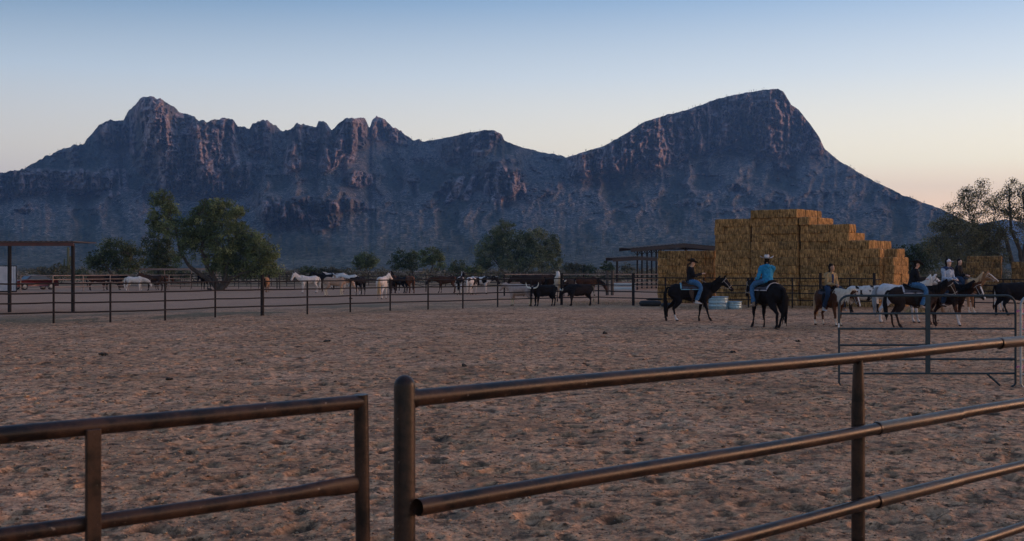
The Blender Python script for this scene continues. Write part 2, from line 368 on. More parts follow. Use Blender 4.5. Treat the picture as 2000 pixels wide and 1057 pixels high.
# ================================================================== materials for built things
def steel(name, c, c2, rough, spec=0.5, speck=0.35, metal=0.0):
    m, t, bs = new_mat(name); v = coords(t)
    f = noise_n(t, v, 7.0, 8, 0.75)
    col = ramp(t, f, [(0.42, c2), (0.58, c)])
    sp = noise_n(t, v, 45.0, 3, 0.6)
    col = mixc(t, ramp(t, sp, [(0.68, 0.0), (0.76, speck)]), col, (0.32, 0.27, 0.23))
    t.links.new(col, bs.inputs['Base Color'])
    t.links.new(ramp(t, f, [(0.3, rough*0.8), (0.7, min(1, rough*1.3))]), bs.inputs['Roughness'])
    bs.inputs['Specular IOR Level'].default_value = spec; bs.inputs['Metallic'].default_value = metal
    bump(t, bs, noise_n(t, v, 55.0, 5, 0.7), 0.22, 0.004)
    return m
steel('near_pipe', (0.040, 0.021, 0.014), (0.008, 0.006, 0.006), 0.36, 0.22, 0.5, 0.0)
steel('dark_pipe', (0.030, 0.024, 0.022), (0.016, 0.013, 0.012), 0.7, 0.08, 0.12)
steel('rust_pipe', (0.13, 0.05, 0.035), (0.07, 0.03, 0.025), 0.6, 0.3, 0.1)
steel('tan_pipe', (0.30, 0.22, 0.18), (0.20, 0.14, 0.115), 0.6, 0.3, 0.1)
steel('green_panel', (0.022, 0.040, 0.050), (0.014, 0.026, 0.034), 0.5, 0.3, 0.2)
steel('bright_pipe', (0.34, 0.36, 0.36), (0.22, 0.24, 0.25), 0.4, 0.5, 0.1, 0.4)
simple_mat('wood_post', (0.09, 0.07, 0.055), (0.05, 0.04, 0.035), 8, 0.9, stretch=(1, 1, 0.2), bumpk=0.5)
simple_mat('roof_metal', (0.045, 0.024, 0.021), (0.025, 0.016, 0.015), 2, 0.6)
simple_mat('red_fascia', (0.09, 0.024, 0.018), (0.05, 0.015, 0.013), 3, 0.6)
simple_mat('dark_iron', (0.02, 0.017, 0.017), None, 3, 0.75, spec=0.15)
simple_mat('white_sheet', (0.44, 0.48, 0.54), (0.30, 0.34, 0.40), 1.5, 0.6)
simple_mat('car_red', (0.12, 0.012, 0.014), (0.09, 0.01, 0.01), 1, 0.35)
simple_mat('glass', (0.05, 0.07, 0.085), (0.04, 0.05, 0.06), 1, 0.3)
simple_mat('tyre', (0.02, 0.02, 0.021), (0.012, 0.012, 0.013), 6, 0.85, bumpk=0.3)
simple_mat('galvanised', (0.30, 0.42, 0.48), (0.20, 0.30, 0.36), 7, 0.42, metal=0.55, bumpk=0.1)
simple_mat('galv_mark', (0.46, 0.52, 0.56), (0.36, 0.42, 0.46), 20, 0.5)
simple_mat('water', (0.02, 0.03, 0.035), None, 1, 0.05)
simple_mat('pink_twine', (0.75, 0.28, 0.38), (0.6, 0.2, 0.3), 30, 0.8)
simple_mat('white_tag', (0.75, 0.76, 0.76), (0.6, 0.6, 0.6), 30, 0.6)
simple_mat('dung', (0.035, 0.028, 0.02), (0.02, 0.017, 0.012), 30, 0.95, bumpk=0.5)
m, t, bs = new_mat('hay')
v = coords(t)
ax = coords(t, (1.0, 1.0, 0.16))
f1 = noise_n(t, ax, 17.0, 7, 0.78); f2 = noise_n(t, v, 4.0, 6, 0.65)
c = ramp(t, f1, [(0.38, (0.035, 0.018, 0.007)), (0.47, (0.22, 0.125, 0.048)), (0.60, (0.56, 0.335, 0.14))])
c = mixc(t, 0.7, c, ramp(t, f2, [(0.36, (0.42, 0.40, 0.36)), (0.56, (1.1, 1.05, 1.0))]), 'MULTIPLY')
oi = t.nodes.new("ShaderNodeObjectInfo")
c = mixc(t, 1.0, c, ramp(t, oi.outputs['Random'], [(0.0, (0.72, 0.74, 0.74)), (0.5, (0.95, 0.92, 0.88)), (1.0, (1.15, 1.10, 1.05))]), 'MULTIPLY')
t.links.new(c, bs.inputs['Base Color']); bs.inputs['Roughness'].default_value = 0.9; bs.inputs['Specular IOR Level'].default_value = 0.2
bump(t, bs, f1, 1.0, 0.02)

# ------------------------------------------------------------------ shape helpers
class MB:
    """collects simple solids into one mesh"""
    def __init__(self): self.v = []; self.f = []
    def add(self, vs_, fs_):
        b = len(self.v); self.v += [tuple(p) for p in vs_]; self.f += [tuple(i+b for i in q) for q in fs_]; return self
    def box(self, x0, x1, y0, y1, z0, z1, M=None):
        vv = [Vector((x, y, z)) for z in (z0, z1) for y in (y0, y1) for x in (x0, x1)]
        if M is not None: vv = [M @ p for p in vv]
        return self.add(vv, [(0, 2, 3, 1), (4, 5, 7, 6), (0, 1, 5, 4), (2, 6, 7, 3), (0, 4, 6, 2), (1, 3, 7, 5)])
    def tube(self, pts, r, seg=10, cap=True, dome=False):
        pts = [Vector(p) for p in pts]; n = len(pts)
        rr = r if hasattr(r, '__len__') else [r]*n
        rings = []; prev = None
        for i, p in enumerate(pts):
            a = pts[max(0, i-1)]; b = pts[min(n-1, i+1)]; d = (b-a)
            if d.length < 1e-9: d = Vector((0, 0, 1))
            d.normalize()
            if prev is None: up = Vector((0, 0, 1)) if abs(d.z) < 0.9 else Vector((1, 0, 0))
            else: up = prev
            s = d.cross(up).normalized(); up = s.cross(d).normalized(); prev = up
            ri = rr[i]; r1, r2 = ri if hasattr(ri, '__len__') else (ri, ri)
            rings.append([p+s*(math.cos(2*math.pi*k/seg)*r1)+up*(math.sin(2*math.pi*k/seg)*r2) for k in range(seg)])
        vv = [q for rg in rings for q in rg]; ff = []
        for i in range(n-1):
            for k in range(seg):
                k2 = (k+1) % seg; ff.append((i*seg+k, i*seg+k2, (i+1)*seg+k2, (i+1)*seg+k))
        if cap: ff.append(tuple(reversed(range(seg)))); ff.append(tuple((n-1)*seg+k for k in range(seg)))
        return self.add(vv, ff)
    def build(self, name, mat, parent=None, smooth=True, bevel=0.0):
        o = mesh_np(name, np.array(self.v, dtype=np.float32), self.f, MATS[mat] if isinstance(mat, str) else mat, parent, smooth)
        if smooth:
            try: o.data.set_sharp_from_angle(angle=math.radians(40))
            except Exception: pass
        if bevel:
            b = o.modifiers.new('bevel', 'BEVEL'); b.width = bevel; b.segments = 2; b.limit_method = 'ANGLE'
        return o
def subpath(a, b, n): return [Vector(a).lerp(Vector(b), i/n) for i in range(n+1)]
def dup(root, parent=None):
    c = root.copy(); scene.collection.objects.link(c)
    if parent is not None: c.parent = parent
    for ch in list(root.children): dup(ch, c)
    return c

# ================================================================== the near fence (right) and the near gate (left)
ND = Vector((2.103, 2.011, 0)).normalized()
PA = Vector((-0.369, 4.22, 0))
def npt(d, z): return PA + ND*d + Vector((0, 0, z))
def near_fence():
    r = empty('pipe_fence', PA, label='brown steel pipe fence with domed post crossing the bottom right corner', cat='fence')
    loc = lambda d, z, off=0: (ND*d + Vector((ND.y, -ND.x, 0))*off + Vector((0, 0, z)))
    # domed end post
    pts = [(0, 0, -0.05)]+[(0, 0, 1.685-0.037)]; rad = [0.037, 0.037]
    for a in (15, 35, 55, 70, 82): pts.append((0, 0, 1.648+0.037*math.sin(math.radians(a)))); rad.append(0.037*math.cos(math.radians(a)))
    MB().tube(pts, rad, 24).build('post', 'near_pipe', r)
    d = MB(); d.tube([loc(0.0, 1.602), loc(0.045, 1.602)], 0.034, 20)
    # line posts at three metre steps; rails run in front of them, the top rail sits on them
    for k, dd in enumerate((2.95, 5.9, 8.85)):
        base = loc(dd, 0, 0.0)
        MB().tube([base+Vector((0, 0, z)) for z in (-0.05, 0.3, 1.2, 1.34, 1.5, 1.585)],
                  [0.034, 0.034, 0.034, (0.034, 0.034), (0.038, 0.027), (0.041, 0.022)], 20).build('post', 'near_pipe', r)
    L = 9.2
    for k, z in enumerate((1.602, 1.235, 0.862, 0.49)):
        off = 0.0 if k == 0 else 0.062
        s0 = 0.04 if k == 0 else 0.005
        n = 24; path = []
        for i in range(n+1):
            dd = s0+(L-s0)*i/n
            path.append(loc(dd, z+0.004*math.sin(dd*1.7+k), off+0.003*math.sin(dd*2.3+k*2)))
        joint = 4.55 if k == 0 else 3.02
        rad = [0.030 for q in path]
        if k: # an open pipe end shows where the rail overlaps the end post
            ring = MB()
            mb = MB().tube(path, rad, 20, cap=False)
            a = path[0]; b_ = path[0]+(path[1]-path[0]).normalized()*0.15
            mb.tube([b_, a], 0.0265, 20, cap=False)
            sdir_ = (path[1]-path[0]).normalized()
            mb.tube([a+sdir_*0.149, a+sdir_*0.15], 0.0265, 20)
        else: mb = MB().tube(path, rad, 20)
        mb.build('rail', 'near_pipe', r)
        MB().tube([loc(joint, z, off), loc(joint+0.012, z, off), loc(joint+0.02, z, off), loc(joint+0.9, z, off)],
                  [0.0335, 0.036, 0.0325, 0.0318], 20).build('sleeve', 'near_pipe', r)
    d.build('bracket', 'near_pipe', r)
near_fence()
def near_gate():
    r = empty('pipe_gate', PA, label='brown pipe gate with mitred corner at the bottom left', cat='gate')
    loc = lambda d, z, off=0: (-ND*d + Vector((ND.y, -ND.x, 0))*off + Vector((0, 0, z)))
    e0 = 0.185
    # mitred top corner: the end upright leans a little with the sag
    MB().tube([loc(e0, 1.607), loc(3.4, 1.607)], 0.0245, 20).build('rail', 'near_pipe', r)
    MB().tube([loc(e0+0.002, 1.631), loc(e0, 1.60), loc(e0-0.010, 1.0), loc(e0-0.026, 0.18)], [(0.0245, 0.0245)]*4, 20).build('upright', 'near_pipe', r)
    for k, z in enumerate((1.335, 1.06, 0.79, 0.52, 0.25)):
        p = [loc(e0, z), loc(e0+0.02, z), loc(e0+0.10, z), loc(e0+0.16, z+0.002), loc(e0+0.26, z), loc(3.4, z+0.01)]
        MB().tube(p, [(0.013, 0.029), (0.013, 0.029), (0.014, 0.029), (0.019, 0.026), (0.0225, 0.0225), (0.0225, 0.0225)], 20).build('rail', 'near_pipe', r)
    a = loc(1.13, 0, 0.026)
    ang = math.atan2(ND.y, ND.x)
    M = Matrix.Translation(a) @ Matrix.Rotation(ang, 4, 'Z')
    MB().box(-0.0215, 0.0215, -0.012, 0.004, 0.2, 1.604, M).build('brace', 'near_pipe', r, smooth=False, bevel=0.003)
    MB().tube([loc(3.4, 1.62), loc(3.4, 0.2)], 0.0245, 16).build('upright', 'near_pipe', r)
near_gate()

# ================================================================== portable panels
def rounded(w, h, z0, rad=0.17, n=6):
    p = [(0, 0, z0)]
    for i in range(n+1):
        a = math.pi-i*math.pi/2/n; p.append((rad+rad*math.cos(a), 0, h-rad+rad*math.sin(a)))
    for i in range(n+1):
        a = math.pi/2-i*math.pi/2/n; p.append((w-rad+rad*math.cos(a), 0, h-rad+rad*math.sin(a)))
    p.append((w, 0, z0)); return p
def corral_panel(x, y, rz, w, mat, label, brace_right=True):
    r = empty('corral_panel', (x, y, 0), rz, label=label, cat='livestock panel', group='portable corral panels')
    MB().tube(rounded(w, 1.58, 0.06), 0.021, 12).build('frame', mat, r)
    for z in (1.27, 1.005, 0.72, 0.475, 0.225): MB().tube([(0.01, 0, z), (w-0.01, 0, z)], 0.0185, 10).build('rail', mat, r)
    MB().box(w*0.5-0.045, w*0.5+0.045, -0.023, -0.019, 0.21, 1.575).build('stile', mat, r, smooth=False, bevel=0.002)
    MB().tube([(0, 0, 0.12), (0.005, 0, 0.06), (0.03, 0, 0.015), (0.10, 0, -0.02)], 0.017, 10).build('foot', mat, r)
    if brace_right: MB().tube([(w-0.5, 0, 0.22), (w-0.28, -0.02, 0.02)], 0.019, 10).build('brace', mat, r)
    MB().tube([(w, 0, 0.12), (w, 0, 0.05), (w-0.03, 0, 0.015), (w-0.08, 0, -0.01)], 0.017, 10).build('foot', mat, r)
    return r
gx, gy, gs = G(1639, 755)
cp = corral_panel(gx, gy, 0.01, (1985-1639)/gs, 'green_panel', 'dark green tubular corral panel standing in front of the riders')
MB().box(-0.023, 0.0, -0.026, -0.020, 1.03, 1.10).build('tag', 'white_tag', cp, smooth=False)
gx2, gy2, gs2 = G(1994, 757)
corral_panel(gx2, gy2, 0.18, 3.0, 'bright_pipe', 'grey tubular corral panel cut off at the right edge', False)
def twine(z, h, px, label):
    o = MB(); X, Y, s = G(px, 755)
    for q in range(3):
        pts = [(X+0.045*math.cos(a)+0.006*q, Y-0.01+0.045*math.sin(a), z+0.012*q+0.01*math.sin(a*2)) for a in [i*math.pi/6 for i in range(13)]]
        o.tube(pts, 0.006, 6)
    rr = random.Random(5)
    for q in range(4):
        if h > 0.1 or q < 2:
            x0 = X+rr.uniform(-0.01, 0.03)
            pts = [(x0+0.03*math.sin(i*0.9+q), Y-0.06-0.01*q, z-h*i/8) for i in range(9)]
            o.tube(pts, 0.005, 6)
    o.tube([(X+0.035*math.cos(a)+0.02, Y-0.07, z+0.03+0.03*math.sin(a)) for a in [i*math.pi/5 for i in range(11)]], 0.006, 6)
    props(o.build('twine', 'pink_twine'), label, 'twine', 'pink twine tying the two panels')
twine(1.30, 0.34, 1990, 'long pink twine knotted round the panel corner near its second rail')
twine(0.33, 0.06, 1990, 'short pink twine tied low down where the two panels meet')

# ================================================================== pipe fences further out
def pipe_fence(label, posts, top=1.5, zs=None, rr=0.03, pr=0.035, mat='dark_pipe', name='pipe_fence', group=None, thick=(), extra=0.03, rail_mat=None, ends=None, wood=()):
    """posts: (px, base py) photo positions"""
    P = [Vector((G(a, b)[0], G(a, b)[1], 0)) for a, b in posts]
    r = empty(name, P[0], label=label, cat='fence', group=group)
    zs = zs or [top, top-0.36, top-0.72, top-1.08]
    for i, p in enumerate(P):
        th = i in thick
        q = p-P[0]+Vector((0, 0.04, 0))
        MB().tube([q+Vector((0, 0, -0.05)), q+Vector((0, 0, top+(0.28 if th else extra)))], pr*(2.0 if th else 1), 12).build('post', 'wood_post' if i in wood else mat, r)
    for z in zs:
        path = []
        for i in range(len(P)-1):
            for k in range(3):
                a = P[i].lerp(P[i+1], k/3)-P[0]; path.append(a+Vector((0, 0, z-0.012*math.sin(math.pi*k/3))))
        path.append(P[-1]-P[0]+Vector((0, 0, z)))
        MB().tube(path, rr, 8).build('rail', rail_mat or mat, r)
    return r
pipe_fence('long low pipe fence running right across behind the arena',
           [(-130, 641), (-10, 636), (104, 632), (215, 630), (322, 626), (420, 620), (512, 617), (600, 614), (684, 610), (762, 607), (836, 605), (904, 603), (972, 600), (1037, 598), (1097, 596), (1169, 594.5), (1237, 597)],
           1.50, thick=(6, 14, 16), pr=0.04, rr=0.028)
pipe_fence('pipe fence close in front of the big hay stack', [(1237.5, 597.2), (1300, 599), (1375, 600), (1462, 601), (1548, 602), (1603, 603), (1660, 604), (1708, 605)],
           1.56, [1.56, 1.17, 0.78, 0.42], thick=(5, 7), pr=0.04, rr=0.028)
pipe_fence('dark pen fence behind the riders at the right', [(1709.5, 604), (1745, 592), (1800, 588), (1850, 588), (1903, 602), (1960, 603), (2040, 604)],
           1.5, [1.5, 1.2, 0.9, 0.6, 0.3], rr=0.03, pr=0.05)
pipe_fence('pale topped pen fence behind the cattle', [(985, 578), (1060, 577), (1140, 577), (1186, 577), (1196, 577), (1290, 576)],
           1.62, [1.62, 1.3, 1.0, 0.7, 0.4], rr=0.03, rail_mat='tan_pipe', pr=0.06, wood=(3, 4), thick=(3, 4))
pipe_fence('tan pipe fence beside the white container', [(-20, 569), (40, 571), (103, 571), (162, 569), (215, 568), (250, 567), (330, 567), (372, 566)],
           1.45, [1.45, 1.1, 0.78, 0.45], rr=0.035, pr=0.05, mat='tan_pipe')
pipe_fence('dark many railed pen panels under the big mesquite', [(330, 563.5), (352, 564), (374, 564), (398, 564), (420, 564), (443, 564), (466, 564), (490, 564), (505, 564), (522, 564), (541, 564), (546, 564), (575, 564)],
           1.5, [1.5, 1.25, 1.0, 0.75, 0.5, 0.25], rr=0.022, pr=0.03, thick=(10, 11), wood=(10, 11))
pipe_fence('second row of dark pen panels under the big mesquite', [(300, 558.5), (335, 559), (360, 559), (386, 559), (410, 559), (434, 559), (458, 559), (482, 559), (506, 559), (530, 559)],
           1.5, [1.5, 1.2, 0.9, 0.6, 0.3], rr=0.022, pr=0.03)
pipe_fence('thin rail fence behind the middle horses', [(560, 560), (640, 559), (720, 558), (800, 558), (832, 570), (870, 559), (940, 558), (988, 560), (1080, 558), (1180, 558), (1240, 558)],
           1.5, [1.5, 1.12, 0.75, 0.4], rr=0.028, pr=0.04)
pipe_fence('farthest thin fence at the edge of the desert scrub', [(540, 551), (640, 550.5), (740, 550), (840, 550), (940, 550), (1040, 550), (1140, 550), (1240, 550)],
           1.5, [1.5, 1.1, 0.7], rr=0.03, pr=0.045)
pipe_fence('row of short dark pens behind the standing horses', [(700, 566), (760, 565), (832, 565), (905, 565), (985, 566)],
           1.35, [1.35, 1.05, 0.75, 0.45], rr=0.024, pr=0.035)

# ================================================================== hay
def hay_mesh(seed):
    rr = np.random.default_rng(seed)
    L, W, Hh = 1.16, 0.60, 0.475
    nx, ny, nz = 22, 10, 8
    bm = bmesh.new(); bmesh.ops.create_cube(bm, size=1.0)
    bmesh.ops.subdivide_edges(bm, edges=bm.edges, cuts=9, use_grid_fill=True)
    co = np.array([v.co[:] for v in bm.verts])
    p = np.abs(co)*2; k = 16.0     # superellipsoid rounding of the corners
    nrm = (p[:, 0]**k+p[:, 1]**k+p[:, 2]**k)**(1/k); mx = p.max(1)
    co = co*(mx/np.maximum(nrm, 1e-6))[:, None]
    x, y, z = co[:, 0]*L, co[:, 1]*W, co[:, 2]*Hh
    fl = (vnoise(x*16+seed*7, x*0, seed)-0.5)       # flakes: slices across the length
    d = 1+0.0*x
    amp = fl*0.045+(fbm(x*5+z*6+seed, y*7+z*4, 4, seed)-0.5)*0.13
    y2 = y*(1+amp*1.6); z2 = z*(1+amp*1.6); x2 = x*(1+(fbm(y*12+seed, z*12, 3, seed+3)-0.5)*0.06)
    for tx in (-0.3, 0.3):                          # twine bites into the bale
        g = np.exp(-((x-tx)/0.03)**2)*0.035; z2 = z2*(1-g); y2 = y2*(1-g)
    z2 = z2-0.01*(1-(2*x/L)**2)*(z > 0)
    for v, a, b, c_ in zip(bm.verts, x2, y2, z2): v.co = (a, b, c_)
    # loose stalks
    vl = list(bm.verts); bm.normal_update()
    faces = list(bm.faces)
    for i in range(420):
        f = faces[rr.integers(len(faces))]
        c0 = f.calc_center_median(); n = f.normal
        t1 = Vector(rr.normal(size=3)); t1 = (t1-t1.dot(n)*n).normalized()
        dirv = (n*rr.uniform(0.1, 0.9)+t1).normalized(); ln = rr.uniform(0.03, 0.10)
        s = dirv.cross(n).normalized()*0.004
        a = bm.verts.new(c0-s-n*0.01); b = bm.verts.new(c0+s-n*0.01); e = bm.verts.new(c0+dirv*ln)
        bm.faces.new((a, b, e))
    me = bpy.data.meshes.new('hay_bale'); bm.to_mesh(me); bm.free()
    me.polygons.foreach_set('use_smooth', np.ones(len(me.polygons), dtype=bool)); me.materials.append(MATS['hay'])
    return me
HAY = [hay_mesh(s) for s in range(5)]
om = MATS['hay'].copy(); om.name = 'shaded_hay'; MATS['shaded_hay'] = om     # darker copy of the hay colour: tree shade painted onto the far stack
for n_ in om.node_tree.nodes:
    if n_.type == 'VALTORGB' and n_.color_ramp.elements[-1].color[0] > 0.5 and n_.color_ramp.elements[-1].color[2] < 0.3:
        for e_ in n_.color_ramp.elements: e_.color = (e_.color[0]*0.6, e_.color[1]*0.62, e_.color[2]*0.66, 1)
HAY_SHADED = []
for q_ in HAY: q2 = q_.copy(); q2.materials.clear(); q2.materials.append(om); HAY_SHADED.append(q2)
def ordn(i): return {1: 'bottom', 2: 'second', 3: 'third', 4: 'fourth', 5: 'fifth', 6: 'sixth', 7: 'seventh', 8: 'eighth', 9: 'ninth', 10: 'tenth', 11: 'eleventh', 12: 'twelfth', 13: 'thirteenth', 14: 'fourteenth', 15: 'fifteenth', 16: 'sixteenth', 17: 'seventeenth', 18: 'eighteenth'}[i]
def ordc(i): return 'first' if i == 1 else ordn(i)
def hay_stack(x0, y0, ang, Hm, phrase, group, gaps={}, lean=None, seed=1, lh=0.44, meshes=None):
    """Hm[u][v] layer counts on a 0.56 m grid; only bales with a bare side are built"""
    rr = random.Random(seed); c = 0.56
    nu = len(Hm); nv = max(len(r_) for r_ in Hm)
    h = lambda u, v: Hm[u][v] if 0 <= u < nu and 0 <= v < len(Hm[u]) else 0
    ud = Vector((math.cos(ang), math.sin(ang), 0)); vd_ = Vector((-math.sin(ang), math.cos(ang), 0))
    n = 0
    for l in range(1, max(max(r_) for r_ in Hm)+1):
        used = set(); colno = {}
        for v in range(nv):
            cn = 0
            for u in range(nu):
                if (u, v) in used or h(u, v) < l: continue
                along = None
                if h(u+1, v) >= l and (u+1, v) not in used and not ((u+1) in gaps): along = 'u'; cells = [(u, v), (u+1, v)]
                elif h(u, v+1) >= l and (u, v+1) not in used: along = 'v'; cells = [(u, v), (u, v+1)]
                else: along = 'h'; cells = [(u, v)]
                if along == 'u' and (u in gaps or u == 0) and l % 2 == 0 and h(u, v+1) >= l and (u, v+1) not in used: along = 'v'; cells = [(u, v), (u, v+1)]
                for q in cells: used.add(q)
                cn += 1
                bare = any(h(a, b-1) < l or h(a+1, b) < l or h(a-1, b) < l or h(a, b) == l or h(a, b+1) < l and b < nv-1 for a, b in cells)
                front = any(h(a, b-1) < l or h(a+1, b) < l or h(a, b) == l for a, b in cells)
                if not (bare and front): continue
                uc = sum(a+0.5 for a, b in cells)/len(cells)*c; vc = sum(b+0.5 for a, b in cells)/len(cells)*c
                uc += sum(g for k, g in gaps.items() if u >= k)
                bow = (lean(uc, l) if lean else 0)
                p = Vector((x0, y0, 0))+ud*(uc+rr.uniform(-0.03, 0.03))+vd_*(vc+rr.uniform(-0.05, 0.05)+bow)
                o = bpy.data.objects.new('hay_bale', (meshes or HAY)[rr.randrange(5)]); link(o)
                o.location = (p.x, p.y, lh*(l-0.5)-0.006)
                o.rotation_euler = (rr.uniform(-0.022, 0.022), rr.uniform(-0.015, 0.015), ang+(math.pi/2 if along == 'v' else 0)+rr.uniform(-0.03, 0.03)+(math.pi if rr.random() < 0.5 else 0))
                o.scale = (0.5 if along == 'h' else 1.0, 1.0, lh/0.44)
                row = f"{ordc(v+1)} row back" if v else "front row"
                layer = 'bottom layer' if l == 1 else f"{ordn(l)} layer up"
                props(o, f"{phrase} hay bale, {layer}, {ordc(cn)} from left, {row}", 'hay bale', group); n += 1
    return n
ANG = math.radians(-37.3)
B_, C_, = 11, 12
big = []
for u in range(18):
    if u < 4: col = [11]*6
    elif u < 9: col = [12]*6
    elif u == 9: col = [11]*6
    elif u < 14: col = [10, 10, 9, 9, 8, 8]
    elif u == 14: col = [8]*6
    elif u == 15: col = [8]*6
    elif u == 16: col = [7, 7, 6, 6, 6]
    else: col = [0, 6, 7, 7, 6]
    big.append(col)
nb = hay_stack(11.74, 71.0, ANG, big, 'big haystack', 'bales of the big stepped haystack', gaps={4: 0.10, 9: 0.10}, seed=3,
          lean=lambda u, l: (0.10 if u < 2.2 else -0.05 if u < 5.1 else 0.05)+0.05*math.sin(l*0.7+u*0.4)-0.012*l, lh=0.445)
low = [[6, 7, 7], [7, 7, 7], [7, 7, 7], [7, 7, 7], [7, 7, 7], [7, 7, 7]]
nb += hay_stack(8.75, 73.6, math.radians(-10), low, 'low haystack', 'bales of the low haystack', seed=9, lean=lambda u, l: 0.25*((u-1.7)/1.7)**2+0.03*math.sin(l*1.3), lh=0.445)
far_h = [[5, 6, 6], [6, 7, 7], [6, 7, 7], [6, 7, 7], [5, 7, 7], [3, 3, 3], [6, 6, 2], [6, 6, 2], [5, 5, 2], [5, 5, 2], [5, 5, 2]]
nb += hay_stack(31.6, 87.0, math.radians(-24), far_h, 'far haystack', 'bales of the far haystack at the right', seed=12, gaps={6: 0.15}, lh=0.42, meshes=HAY_SHADED)
print('bales', nb)

# ================================================================== shelters
def shed(label, px0, px1, y_top, Y, depth, posts, slope=0.06, thick=0.22, fascia='roof_metal', roofmat='roof_metal', trees=False, ribs=0, pitch=0.0, zr=None):
    A = WP(px0, y_top, Y); B = WP(px1, y_top, Y)
    w = B.x-A.x; z = A.z
    r = empty('open_shed', (A.x, Y, 0), label=label, cat='shed', group='open sided livestock sheds')
    # roof: two sheets meeting at a ridge; corrugated by ribs
    mb = MB(); nseg = 60
    def roof_z(x): return z+ (pitch*(1-abs(2*x/w-1)) if pitch else 0)
    for i in range(nseg):
        x0, x1 = w*i/nseg, w*(i+1)/nseg; e = 0.03*(i % 2)
        a0, a1 = roof_z(x0), roof_z(x1)
        v = [(x0, 0, a0-0.02), (x1, 0, a1-0.02), (x1, depth, a1-0.02+slope*depth), (x0, depth, a0-0.02+slope*depth),
             (x0, 0, a0+e), (x1, 0, a1+e), (x1, depth, a1+e+slope*depth), (x0, depth, a0+e+slope*depth)]
        mb.add(v, [(0, 3, 2, 1), (4, 5, 6, 7), (0, 1, 5, 4), (2, 3, 7, 6), (1, 2, 6, 5), (3, 0, 4, 7)])
    mb.build('roof', roofmat, r, smooth=False)
    fb = MB()
    for i in range(8):
        x0, x1 = w*i/8, w*(i+1)/8; a0, a1 = roof_z(x0)-0.055, roof_z(x1)-0.055
        for yy in ((0.0, depth-0.06) if depth > 4 else (0.0,)):
            s_ = slope*yy
            fb.add([(x0, yy, a0-thick+s_), (x1, yy, a1-thick+s_), (x1, yy+0.06, a1-thick+s_), (x0, yy+0.06, a0-thick+s_), (x0, yy, a0+s_), (x1, yy, a1+s_), (x1, yy+0.06, a1+s_), (x0, yy+0.06, a0+s_)],
                   [(0, 3, 2, 1), (4, 5, 6, 7), (0, 1, 5, 4), (2, 3, 7, 6), (1, 2, 6, 5), (3, 0, 4, 7)])
    fb.build('beam', fascia, r, smooth=False)
    if ribs:
        for i in range(ribs):
            yy = depth*(i+0.5)/ribs; s_ = slope*yy
            MB().box(0.02, w-0.02, yy-0.04, yy+0.04, z-0.17+s_, z-0.055+s_).build('purlin', fascia, r, smooth=False)
    for (px, yo) in posts:
        x = (px-1000)*(Y+yo)/F-A.x
        zt = roof_z(min(max(x, 0), w))+slope*yo-0.1
        MB().tube([(x, yo+0.1, -0.05), (x, yo+0.1, zt)], 0.085, 10).build('post', 'dark_iron', r)
        if trees:
            MB().tube([(x, yo+0.1, zt-0.7), (x-0.6, yo+0.1, zt-0.05)], 0.04, 6).build('brace', 'dark_iron', r)
            MB().tube([(x, yo+0.1, zt-0.7), (x+0.6, yo+0.1, zt-0.05)], 0.04, 6).build('brace', 'dark_iron', r)
    return r
s1 = shed('open shed with red edged corrugated roof at the far left', -160, 143, 472, 57.5, 3.2, [(17, 0.0), (141, 0.2), (-110, 0.0)], slope=0.0, thick=0.15, fascia='red_fascia')
shed('tall open shed with peaked roof behind the low haystack', 1232, 1440, 485, 128.0, 14.0,
     [(1245, 0.3), (1254, 0.3), (1264, 0.3), (1273, 0.3), (1282, 0.3), (1291, 0.3), (1340, 0.3), (1400, 0.3)], slope=0.02, thick=0.35, trees=True, pitch=0.5, ribs=3)
shed('low flat roofed shed in front of the tall one', 1197, 1300, 504, 118.0, 9.0, [(1205, 0.3), (1245, 0.5), (1292, 0.3), (1206, 8.0)], slope=0.015, thick=0.3, pitch=0.15, ribs=4)
props(MB().box(0, 9.0, 0, 0.25, 1.33, 1.55).build('awning', 'tan_pipe', None, smooth=False), 'pale low shade strip under the mesquite by the left horses', 'awning')
aw = bpy.data.objects['awning']; ax_, ay_, as_ = G(268, 561); aw.location = (ax_, ay_, 0)
aw.location.z = 0.55
for xx in (0.2, 3.0, 6.0, 8.8):
    MB().tube([(xx, 0.12, -0.6), (xx, 0.12, 1.33)], 0.05, 8).build('post', 'tan_pipe', aw)

# ================================================================== white container, red car
def container():
    X, Y, s = G(-60, 571)
    w = 5.2; h = 52/s; X = (33-1000)/s-w*0.93; Y = Y-w*0.366
    r = empty('shipping_container', (X, Y, 0), math.radians(21.5), label='white ribbed metal container cut off at the left edge', cat='container')
    mb = MB(); n = 30; dep = 4.5
    for i in range(n):
        x0 = 0.06+(w-0.12)*i/n; x1 = 0.06+(w-0.12)*(i+0.62)/n
        mb.box(x0, x1, -0.05, 0.05, 0.14, h-0.06)
    mb.build('ribbing', 'white_sheet', r, smooth=False)
    MB().box(0.03, w-0.03, 0.03, dep, 0.1, h-0.03).build('body', 'white_sheet', r, smooth=False)
    fr = MB()
    for x in (0.0, w-0.06): fr.box(x, x+0.06, -0.08, 0.03, 0.03, h)
    fr.box(0.062, w-0.062, -0.028, 0.028, h-0.08, h-0.002); fr.box(0.062, w-0.062, -0.028, 0.028, 0.03, 0.12)
    fr.build('frame', 'dark_iron', r, smooth=False)
    for x in (0.3, w-0.5): MB().box(x, x+0.2, 0.1, 0.5, 0.0, 0.1).build('skid', 'dark_iron', r, smooth=False)
container()
